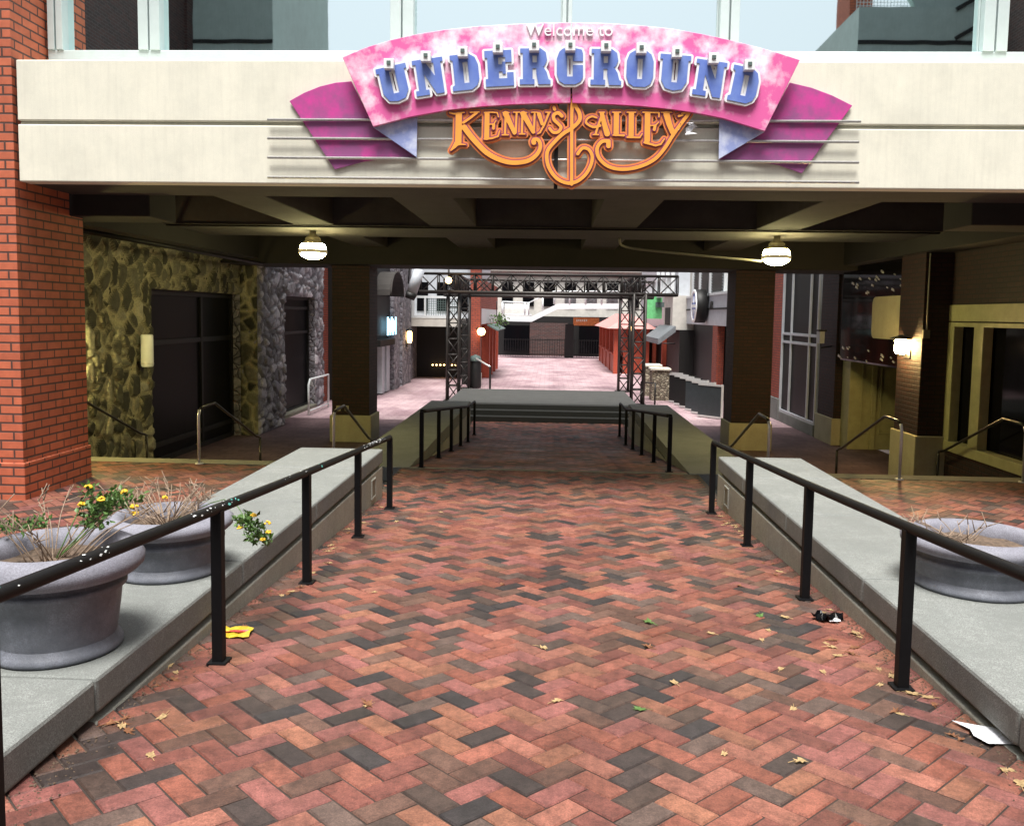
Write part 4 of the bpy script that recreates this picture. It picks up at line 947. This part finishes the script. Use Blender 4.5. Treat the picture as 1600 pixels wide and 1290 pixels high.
# ---------------------------------------------------------------- truss stage frame
TR=thing('stage_truss','dark lattice steel truss frame standing over the far end of the path','truss',(0,30.5,ZL))
def lattice(p0,p1,wd,name,n,u=None,ht=None):
    p0=Vector(p0);p1=Vector(p1);d=(p1-p0); L=d.length; d.normalize()
    up=Vector((0,0,1)) if abs(d.z)<.9 else Vector((0,1,0)); a=d.cross(up).normalized()*wd/2; b=a.cross(d).normalized()*(ht or wd)/2
    mb=MB(); cs=[-a-b,a-b,a+b,-a+b]
    for c in cs: mb.tube([p0+c,p1+c],.06 if (abs(d.x)>.9 and c.z<0) else .038,6)
    for i in range(n+1):
        t=p0+d*(L*i/n)
        for k in range(4): mb.tube([t+cs[k],t+cs[(k+1)%4]],.02,4)
        if i<n:
            t2=p0+d*(L*(i+1)/n)
            for k in range(4):
                q=(k,(k+1)%4) if i%2 else ((k+1)%4,k)
                mb.tube([t+cs[q[0]],t2+cs[q[1]]],.02,4)
    return mb.build(name,M['truss'],TR)
ZTs=2.6
for x,y in ((-3.2,28.6),(-3.3,33.3),(2.88,28.3),(2.85,33.3)):
    lattice((x,y,ZL),(x,y,ZTs-.28),.38,'truss_leg',7); MB().box(x-.3,x+.3,y-.3,y+.3,ZL-.01,ZL+.03).build('foot_plate',M['truss'],TR)
lattice((-4.3,28.5,ZTs),(4.1,28.4,ZTs),.4,'truss_beam',14,None,.6); lattice((-4.1,33.3,ZTs),(3.9,33.3,ZTs),.4,'truss_beam',13,None,.6)
lattice((-3.2,28.7,ZTs+.01),(-3.3,33.1,ZTs+.01),.36,'truss_beam',7,None,.5); lattice((2.9,28.6,ZTs+.01),(2.85,33.1,ZTs+.01),.36,'truss_beam',7,None,.5)
pj=thing('stage_projector','white cylindrical floodlight hanging tilted from the left end of the truss','spotlight',at(648,445,27))
a=at(656,420,27);b_=at(640,467,27); d_=(b_-a)
MB().tube([a,a+d_*.8],.17,18).build('body',M['whitefab'],pj); MB().tube([a+d_*.8,b_],.2,18,rs=[.19,.15]).build('hood',M['blackdull'],pj)
MB().tube([a+Vector((.15,0,.05)),a+Vector((.1,0,.4)),a+Vector((-.3,0,.4)),a+d_*.5+Vector((-.2,0,0))],.025,6).build('yoke',M['blackdull'],pj)
for u,v,Y,lab in ((701,438,28.1,'small warm lit bulb on the left end of the truss'),(986,513,41,'small lit bulb by the pink kiosk roof')):
    bl=thing('hanging_bulb',lab,'lamp',at(u,v,Y)); c=at(u,v,Y); MB().lathe([(0,-.11),(.08,-.08),(.11,0),(.08,.08),(0,.11)],c,12).build('globe',M['warm2'],bl); MB().tube([c+Vector((0,0,.1)),c+Vector((0,0,.35))],.03,6).build('socket',M['blackdull'],bl)
# ---------------------------------------------------------------- far left: balcony building, red row
BB=thing('balcony_building','white balcony building over a dark arcade at the far left','building',(-5,37,ZL))
Yb=37.0; xl,xr=at(630,500,Yb).x-3,at(721,500,Yb).x
z0,z1,z2=at(680,510,Yb).z,at(680,497,Yb).z,at(680,464,Yb).z
MB().box(xl,xr,Yb,Yb+2,z0,z1).build('balcony_slab',M['grime'],BB)
fr=MB(); xa_,xb_=at(641,480,Yb).x,at(719,480,Yb).x
for z in (z1+.06,z2): fr.box(xa_,xb_,Yb-.02,Yb+.06,z-.05,z+.05)
fr.box(xa_,xa_+.18,Yb-.02,Yb+.06,z1+.111,z2-.051).box(xb_-.1,xb_,Yb-.02,Yb+.06,z1+.111,z2-.051).box(xa_+.6,xa_+.68,Yb-.02,Yb+.06,z1+.111,z2-.051)
fr.build('railing_frame',M['whitepaint'],BB)
ms=MB(); xx=xa_+.7
while xx<xb_-.12: ms.box(xx,xx+.022,Yb+.0,Yb+.02,z1+.111,z2-.051); xx+=.1
zz=z1+.2
while zz<z2-.06: ms.box(xa_+.7,xb_-.1,Yb+.021,Yb+.04,zz,zz+.022); zz+=.1
ms.build('railing_mesh',M['greycon'],BB)
MB().box(xl,xr,Yb+2.0,Yb+2.3,ZL,z0).build('arcade_back',M['blackdull'],BB)
MB().box(xl,at(640,560,Yb).x,Yb+.1,Yb+1.99,ZL,z0-.001).build('arcade_pier',M['stone_grey'],BB)
MB().box(xl,xr+.3,Yb+1.9,Yb+2.6,z1,6.5).build('upper_wall',M['whitefab'],BB)
for k in range(5):
    x=xl+1.5+k*.9; MB().box(x,x+.5,Yb+1.86,Yb+1.899,z1+.3,z1+1.6).build('window',M['glass'],BB)
mb=MB()
for k in range(7): 
    c=at(676+k*6,570,Yb+1.9); mb.lathe([(0,-.04),(.05,0),(0,.04)],c,8)
tag(mb.build('light_string',M['warm2']),'row of tiny orange lights inside the dark arcade under the balcony','string lights')
RW=thing('red_shop_row','red brick shop row with dark openings along the far left of the plaza','building',(-3.3,36,ZL))
xr_=-2.80
MB().box(xr_-.42,xr_,34.6,35.2,ZL+.5,6).build('corner_pillar',M['brick_red'],RW); MB().box(xr_-.45,xr_+.03,34.57,35.25,ZL,ZL+.499).build('pillar_base',M['fascia'],RW)
zw0,zw1=ax(757,506,xr_).z,ax(757,482,xr_).z
MB().box(xr_-.4,xr_-.01,35.3,46,zw1,zw1+1.2).build('red_band',M['brick_red'],RW); MB().box(xr_-.4,xr_-.02,35.3,46,zw0,zw1-.002).build('white_band',M['whitepaint'],RW)
MB().box(xr_-.8,xr_-.5,35.3,46,ZL,zw0-.003).build('opening_wall',M['blackdull'],RW)
for Yk in (39.2,41.4,43.6,45.6): MB().box(xr_-.3,xr_+.05,Yk,Yk+.45,ZL,zw0-.004).build('red_post',M['redwood'],RW)
MB().box(xr_-.6,xr_-.41,35.3,46,zw1+1.2,6).build('upper_wall',M['whitefab'],RW)
c=at(752,518,34.4); bl=thing('pillar_lamp','round warm lit lamp on the red corner pillar','lamp',c)
MB().lathe([(0,-.16),(.12,-.12),(.17,0),(.12,.12),(0,.16)],c,14).build('globe',M['warm2'],bl); MB().tube([c+Vector((-.2,.2,.1)),c+Vector((0,0,.16))],.03,6).build('bracket',M['blackdull'],bl)
um=thing('shop_awning','dark sloping awning over the far left red posts','awning',(-2.8,41,.9))
mb=MB(); mb.add([(-2.79,38,1.1),(-2.79,44,1.1),(-2.3,44,.85),(-2.3,38,.85)],[(0,1,2,3)]); ao=mb.build('cover',M['greycon'],um); so_=ao.modifiers.new('solid','SOLIDIFY'); so_.thickness=.06
pp_=MB(); leafquads(pp_,at(781,500,39.5),(.5,.3,.35),160,.12); hb=thing('hanging_plant','dark green hanging plant by the far left shop row','plant',at(781,500,39.5)); pp_.build('foliage',M['leafg'],hb)
mb=MB(); mb.tube([at(776,470,39.5),at(776,495,39.5)],.02,5); mb.build('hanger',M['blackdull'],hb)
bn=thing('litter_bin','slim dark bin beside the left rear truss leg','bin',(-2.95,33.9,ZL))
MB().lathe([(0,ZL),(.22,ZL),(.24,ZL+.1),(.22,ZL+1.0),(.2,ZL+1.05)],(-2.9,33.7,0),16).build('body',M['blackdull'],bn); MB().lathe([(.23,ZL+1.05),(.26,ZL+1.08),(.18,ZL+1.25),(0,ZL+1.32)],(-2.9,33.7,0),16).build('lid',M['greycon'],bn)
hr=thing('plaza_handrail','black handrail with pale sloping top at the left edge of the plaza','handrail',(-2.2,32,ZL))
a=at(744,560,32.5);b_=at(766,573,31.2); MB().tube([a,b_],.035,8).build('top_rail',M['steel'],hr); MB().box(b_.x-.035,b_.x+.035,b_.y-.035,b_.y+.035,ZL,b_.z).build('post',M['blackdull'],hr)
hr=thing('plaza_handrail','low black handrail right of the stage behind the front right truss leg','handrail',(3.2,29,ZL))
MB().tube([(3.1,29.2,ZL),(3.1,29.2,ZL+.7),(3.5,28.6,ZL+.7),(3.5,28.6,ZL)],.03,8).build('rail',M['blackdull'],hr)
# ---------------------------------------------------------------- far end
ST_=thing('white_stair','white stair and gallery crossing the far end of the plaza','stair',(0,58,1.5))
Ys=57.0
def wband(pts,th,name,m,dep=.3):
    a=[at(u,v,Ys) for u,v in pts]; n=len(a)
    return MB().prism([Vector((p.x,Ys,p.z)) for p in a]+[Vector((p.x,Ys,p.z-th)) for p in reversed(a)],(0,dep,0)).build(name,m,ST_)
wband([(785,493),(831,494),(871,474.5),(905,474),(972,474)],.36,'stringer',M['whitepaint'],2.2)
mb=MB()
def rl(p,q): mb.tube([at(*p,Ys),at(*q,Ys)],.04,5)
rl((785,471),(826,473));rl((826,473),(866,455));rl((866,455),(972,455)); rl((785,491),(831,492))
for u,v in ((785,491),(820,491),(826,491),(848,484),(866,475),(890,474),(915,474),(940,474),(972,474)): mb.tube([at(u,v,Ys),at(u,v-19,Ys)],.06,5)
mb.build('railing',M['whitepaint'],ST_)
mb=MB(); 
for k in range(60):
    u=866+k*1.8; mb.tube([at(u,474,Ys),at(u,456,Ys)],.012,4)
for k in range(22):
    u=787+k*1.8; mb.tube([at(u,491,Ys),at(u,473,Ys)],.012,4)
mb.build('balusters',M['whitepaint'],ST_)
MB().box(at(786,500,Ys+.3).x,at(825,500,Ys+.3).x,Ys+2.2,Ys+2.4,at(800,493,Ys).z,at(800,474,Ys).z).build('landing_wall',M['grime'],ST_)
BW=thing('end_building','dark brick end building behind the white stair','building',(0,61,ZL))
MB().box(-6,9,61.5,62,ZL,1.5).build('wall',M['blackdull'],BW)
p=at(828,504,61.3);q=at(886,556,61.3); MB().box(p.x,q.x,61.2,61.499,ZL,p.z).build('lit_brick_patch',M['brick_refl'],BW)  # glow on the end wall set in as a lighter brick patch
for a,b_,c_,d_ in ((788,836,508,548),(905,935,508,552)):
    p=at(a,c_,61.4);q=at(b_,d_,61.4); MB().box(p.x,q.x,61.3,61.49,q.z,p.z).build('window',M['glass'],BW)
MB().box(-6,9,62.3,62.6,1.501,7).build('upper_wall',M['grime'],BW)
for k in range(9):
    x=-5+k*1.5; MB().box(x,x+.8,62.2,62.299,2.2,3.9).build('window',M['glass'],BW)
MB().box(-6,9,62.0,62.299,4.3,4.7).build('brick_band',M['brick_refl'],BW)
p0=at(884,480,58.5);p1=at(888,556,58.5); MB().box(p0.x,p1.x+.35,59,59.3,ZL,1.0).build('pillar',M['blackdull'],BW)
fc=thing('iron_fence','black iron picket fence along the far end of the plaza','fence',(0,60,ZL))
mb=MB(); x0,x1=at(782,550,60).x,at(935,550,60).x; k=x0
while k<x1: mb.box(k,k+.03,60,60.03,ZL,ZL+1.25); k+=.17
mb.build('pickets',M['blackdull'],fc)
for z in (ZL+.15,ZL+1.15): MB().box(x0,x1,59.97,60.0-.001,z,z+.05).build('rail',M['blackdull'],fc)
og=thing('orange_sign','orange signboard under the far white gallery','sign',at(915,502,59))
p=at(896,496,59);q=at(936,509,59); MB().box(p.x,q.x,59,59.1,q.z,p.z).build('board',M['orange'],og)
mb=MB()
for k in range(6): mb.box(p.x+.2+k*.13,p.x+.28+k*.13,58.98,58.999,(p.z+q.z)/2+.02*(k%2),(p.z+q.z)/2+.14)
mb.build('lettering',M['fascia'],og)
KK=thing('red_kiosk','red timber kiosk with faded pink hipped roof on the right of the plaza','kiosk',(3.9,47,ZL))
x0,x1=3.2,5.0; yA,yB=43.5,56; zt=at(957,513,43.5).z
for k in range(5):
    Yk=yA+(yB-yA)*k/4; MB().box(x0,x0+.22,Yk,Yk+.3,ZL,zt).build('post',M['redwood'],KK)
MB().box(x0+.5,x1,yA+.3,yB,ZL,zt-.001).build('wall',M['redwood'],KK)
for k in range(4): 
    Yk=yA+(yB-yA)*k/4+.35; MB().box(x0-.05,x0+.45,Yk,Yk+2.6,ZL+.95,ZL+1.02).build('counter',M['redwood'],KK); MB().box(x0+.05,x0+.12,Yk,Yk+2.6,ZL,ZL+.94).build('counter_front',M['redwood'],KK)
rf=MB(); e=.35; zr_=zt; rf.add([(x0-e,yA-e,zr_),(x1+e,yA-e,zr_),(x1+e,yB,zr_),(x0-e,yB,zr_),((x0+x1)/2,yA+1.2,zr_+.75),((x0+x1)/2,yB-1,zr_+.75)],[(0,1,4),(1,2,5,4),(2,3,5),(3,0,4,5),(3,2,1,0)])
rf.build('roof',M['pinkroof'],KK)
# ---------------------------------------------------------------- buildings across the street, behind the camera (some mirrored in the windows, two added to block sky light)
def bld(name,label,x0,x1,y0,y1,z1,m,lines=()):
    b=thing(name,label,'building',((x0+x1)/2,y1,0))
    MB().box(x0,x1,y0,y1,-.5,z1).build('wall',m,b)
    for z in lines: MB().box(x0,x1,y1+.0,y1+.03,z,z+.14).build('joint',M['darkline'],b)
    return b
D_=-12
M['greyblock']=concrete('pale_grey_green_concrete',(.46,.56,.54),(.40,.49,.47),.3,.1,.9,.2)
bld('brick_side_building','long weathered brick building along the left of the forecourt reflected in the windows',-18,-13.5,D_+.52,9.3,18,M['brick_refl'])
bld('sky_block','unseen dark block added behind the viewer against low sky light',-10.35,10.75,-20,D_-.5,10.2,M['brick_refl'])  # added to keep low sky light out of the underpass
bld('side_sky_block','dark block added along the right of the forecourt against side light',15.5,20,-11.9,9.3,15,M['brick_refl'])  # added to cut sky light coming from the right
bld('brick_tower','weathered brown brick building reflected in the left windows',-24,-13.4,-20,D_+.5,18,M['brick_refl'])
bld('concrete_block','grey green concrete block reflected beside the brown brick in the second window',-13.39,-10.4,-20,D_,18,M['greyblock'],[11.4])
c=bld('concrete_stair_tower','grey green concrete stair tower reflected in the right windows',10.8,18,-20,D_,12.7,M['greyblock'],[11.4])
for k in range(4):
    MB().bar((14.2,D_+.04,9.6+k*1.0),(18.2,D_+.04,12.0+k*1.0),.06,.14).build('sloping_joint',M['darkline'],c)
MB().bar((13.4,D_-.3,11.9),(18,D_-.3,14.9),.3,3.2).build('stair_wall',M['greyblock'],c)
mb=MB()
for k in range(26): mb.box(10.9+k*.12,10.92+k*.12,D_-.6,D_-.58,12.7,14)
for k in range(10): mb.box(10.9,14,D_-.56,D_-.55,12.8+k*.12,12.82+k*.12)
mb.build('mesh_railing',M['whitepaint'],c)
MB().box(10.8,11.6,D_-2.5,D_-1,12.7,16).build('brick_pier',M['brick'],c)
# ---------------------------------------------------------------- litter
def gz(x,y): return zr(y)
yw=thing('yellow_wrapper','crumpled yellow snack wrapper with red print beside the first railing post on the left','wrapper',az(368,992,-.25))
def crumple(c,wx,wy,n,amp,rot,seed):
    rnd=random.Random(seed); mb=MB(); ca,sa=math.cos(rot),math.sin(rot); vs=[]
    for j in range(n+1):
        for i in range(n+1):
            u=(i/n-.5)*wx;v=(j/n-.5)*wy; u+=rnd.uniform(-.1,.1)*wx/n*2; v+=rnd.uniform(-.1,.1)*wy/n*2
            x=c[0]+u*ca-v*sa;y=c[1]+u*sa+v*ca; vs.append((x,y,zr(y)+.006+abs(rnd.gauss(0,amp))))
    mb.add(vs,[(j*(n+1)+i,j*(n+1)+i+1,(j+1)*(n+1)+i+1,(j+1)*(n+1)+i) for j in range(n) for i in range(n)]); return mb
c=ramp_pt=None
def onramp(u,v):
    r=_ray(u,v); t=-1.6/(r.z+SL*r.y); return EYE+r*t
c=onramp(369,991); crumple((c.x,c.y),.17,.17,5,.014,.15,3).build('film',M['yellow'],yw)
crumple((c.x+.005,c.y+.0),.13,.035,5,.003,.15,9).build('print_band',M['redp'],yw).location.z+=.014
c=onramp(1292,968); o=crumple((c.x,c.y),.16,.13,6,.02,.4,5).build('crushed_wrapper',M['glass']); tag(o,'crushed shiny black wrapper on the bricks beside the right ledge','wrapper')
o=crumple((c.x+.03,c.y-.06),.07,.03,4,.01,.2,8).build('torn_paper',M['paper']); tag(o,'small white torn piece lying against the crushed black wrapper','paper')
mb=MB(); c=onramp(1548,1150); pl=[(-.10,.10),(-.03,.06),(.03,.045),(.10,-.02),(.09,-.085),(.02,-.075),(-.06,-.085),(-.085,-.03),(-.07,.02)]
vs=[(c.x,c.y,zr(c.y)+.02)]+[(c.x+a*1.1,c.y+b_*1.3,zr(c.y+b_)+random.uniform(.008,.022)) for a,b_ in pl]
mb.add(vs,[(0,1+k,1+(k+1)%9) for k in range(9)]); tag(mb.build('paper_sheet',M['paper']),'large torn white paper beside the right ledge near the camera','paper')
def leafmesh(m,seed):
    rnd=random.Random(seed); mb=MB(); n=16; vs=[(0,0,.006)]
    for k in range(n):
        r_=(.034 if k%2==0 else .019)*rnd.uniform(.55,1.15); a=2*math.pi*k/n; vs.append((r_*math.cos(a)*1.35,r_*math.sin(a)*.85,.003+.5*abs(r_*math.sin(a))*rnd.uniform(.2,1.1)))
    mb.add(vs,[(0,1+k,1+(k+1)%n) for k in range(n)]); mb.tube([(.02,0,.008),(.06,.005,.006)],.0015,4); return mb
protos=[leafmesh(M['leafd'],1).build('fallen_leaf',M['leafd']),leafmesh(M['leafo'],2).build('fallen_leaf',M['leafo']),leafmesh(M['leafg'],3).build('fallen_leaf',M['leafg'])]
labs=[('dry tan leaf lying on the brick ramp','tan leaves on the brick ramp'),('dark brown dry leaf lying on the brick ramp','brown leaves on the brick ramp'),('green leaf lying on the brick ramp','green leaves on the brick ramp')]
used=[0,0,0]
def leaf(k,u=None,v=None,x=None,y=None,s=1):
    o=protos[k]
    if used[k]: o=o.copy(); COL.objects.link(o)
    used[k]=1
    if u is not None: c=onramp(u,v); x,y=c.x,c.y
    o.location=(x,y,zr(y)); o.rotation_euler=(0,0,random.uniform(0,6.28)); s*=random.uniform(.7,1.15); o.scale=(s,s,s*random.uniform(.6,1.5))
    tag(o,labs[k][0],'leaf',labs[k][1])
for u,v in ((265,1040),(190,1135),(255,1120),(235,1180),(575,1102),(848,1012),(1052,1067),(1132,1178),(1240,1107),(1250,1190),(1285,1050),(1376,1070),(1425,1085),(1450,1090),(1190,1000),(1200,985),(1220,1045),(585,925),(740,715),(1300,1012),(1310,1025),(1290,1005),(1335,990),(1343,995),(1225,965),(515,880),(455,925),(440,930),(620,815),(688,800),(870,1095),(1405,1115),(1110,990),(700,760)): leaf(0,u,v,s=1.0)
for k in range(26):
    y=random.uniform(3.3,9.5); leaf(0,x=random.choice([-1.9+abs(random.gauss(0,.09)),1.92-abs(random.gauss(0,.1))]),y=y)
for u,v in ((175,1130),(195,1132),(200,1142),(575,1100),(1335,1012),(1400,1112),(1012,1011),(470,918),(450,928),(1300,1000),(785,913),(1155,915),(1330,1022)): leaf(1,u,v)
for k in range(22):
    y=random.uniform(3.3,9.5); leaf(1,x=random.choice([-1.9+abs(random.gauss(0,.07)),1.92-abs(random.gauss(0,.08))]),y=y,s=.8)
for u,v in ((1013,973),(1000,1108),(1187,962),(1325,930)): leaf(2,u,v,s=1.2)

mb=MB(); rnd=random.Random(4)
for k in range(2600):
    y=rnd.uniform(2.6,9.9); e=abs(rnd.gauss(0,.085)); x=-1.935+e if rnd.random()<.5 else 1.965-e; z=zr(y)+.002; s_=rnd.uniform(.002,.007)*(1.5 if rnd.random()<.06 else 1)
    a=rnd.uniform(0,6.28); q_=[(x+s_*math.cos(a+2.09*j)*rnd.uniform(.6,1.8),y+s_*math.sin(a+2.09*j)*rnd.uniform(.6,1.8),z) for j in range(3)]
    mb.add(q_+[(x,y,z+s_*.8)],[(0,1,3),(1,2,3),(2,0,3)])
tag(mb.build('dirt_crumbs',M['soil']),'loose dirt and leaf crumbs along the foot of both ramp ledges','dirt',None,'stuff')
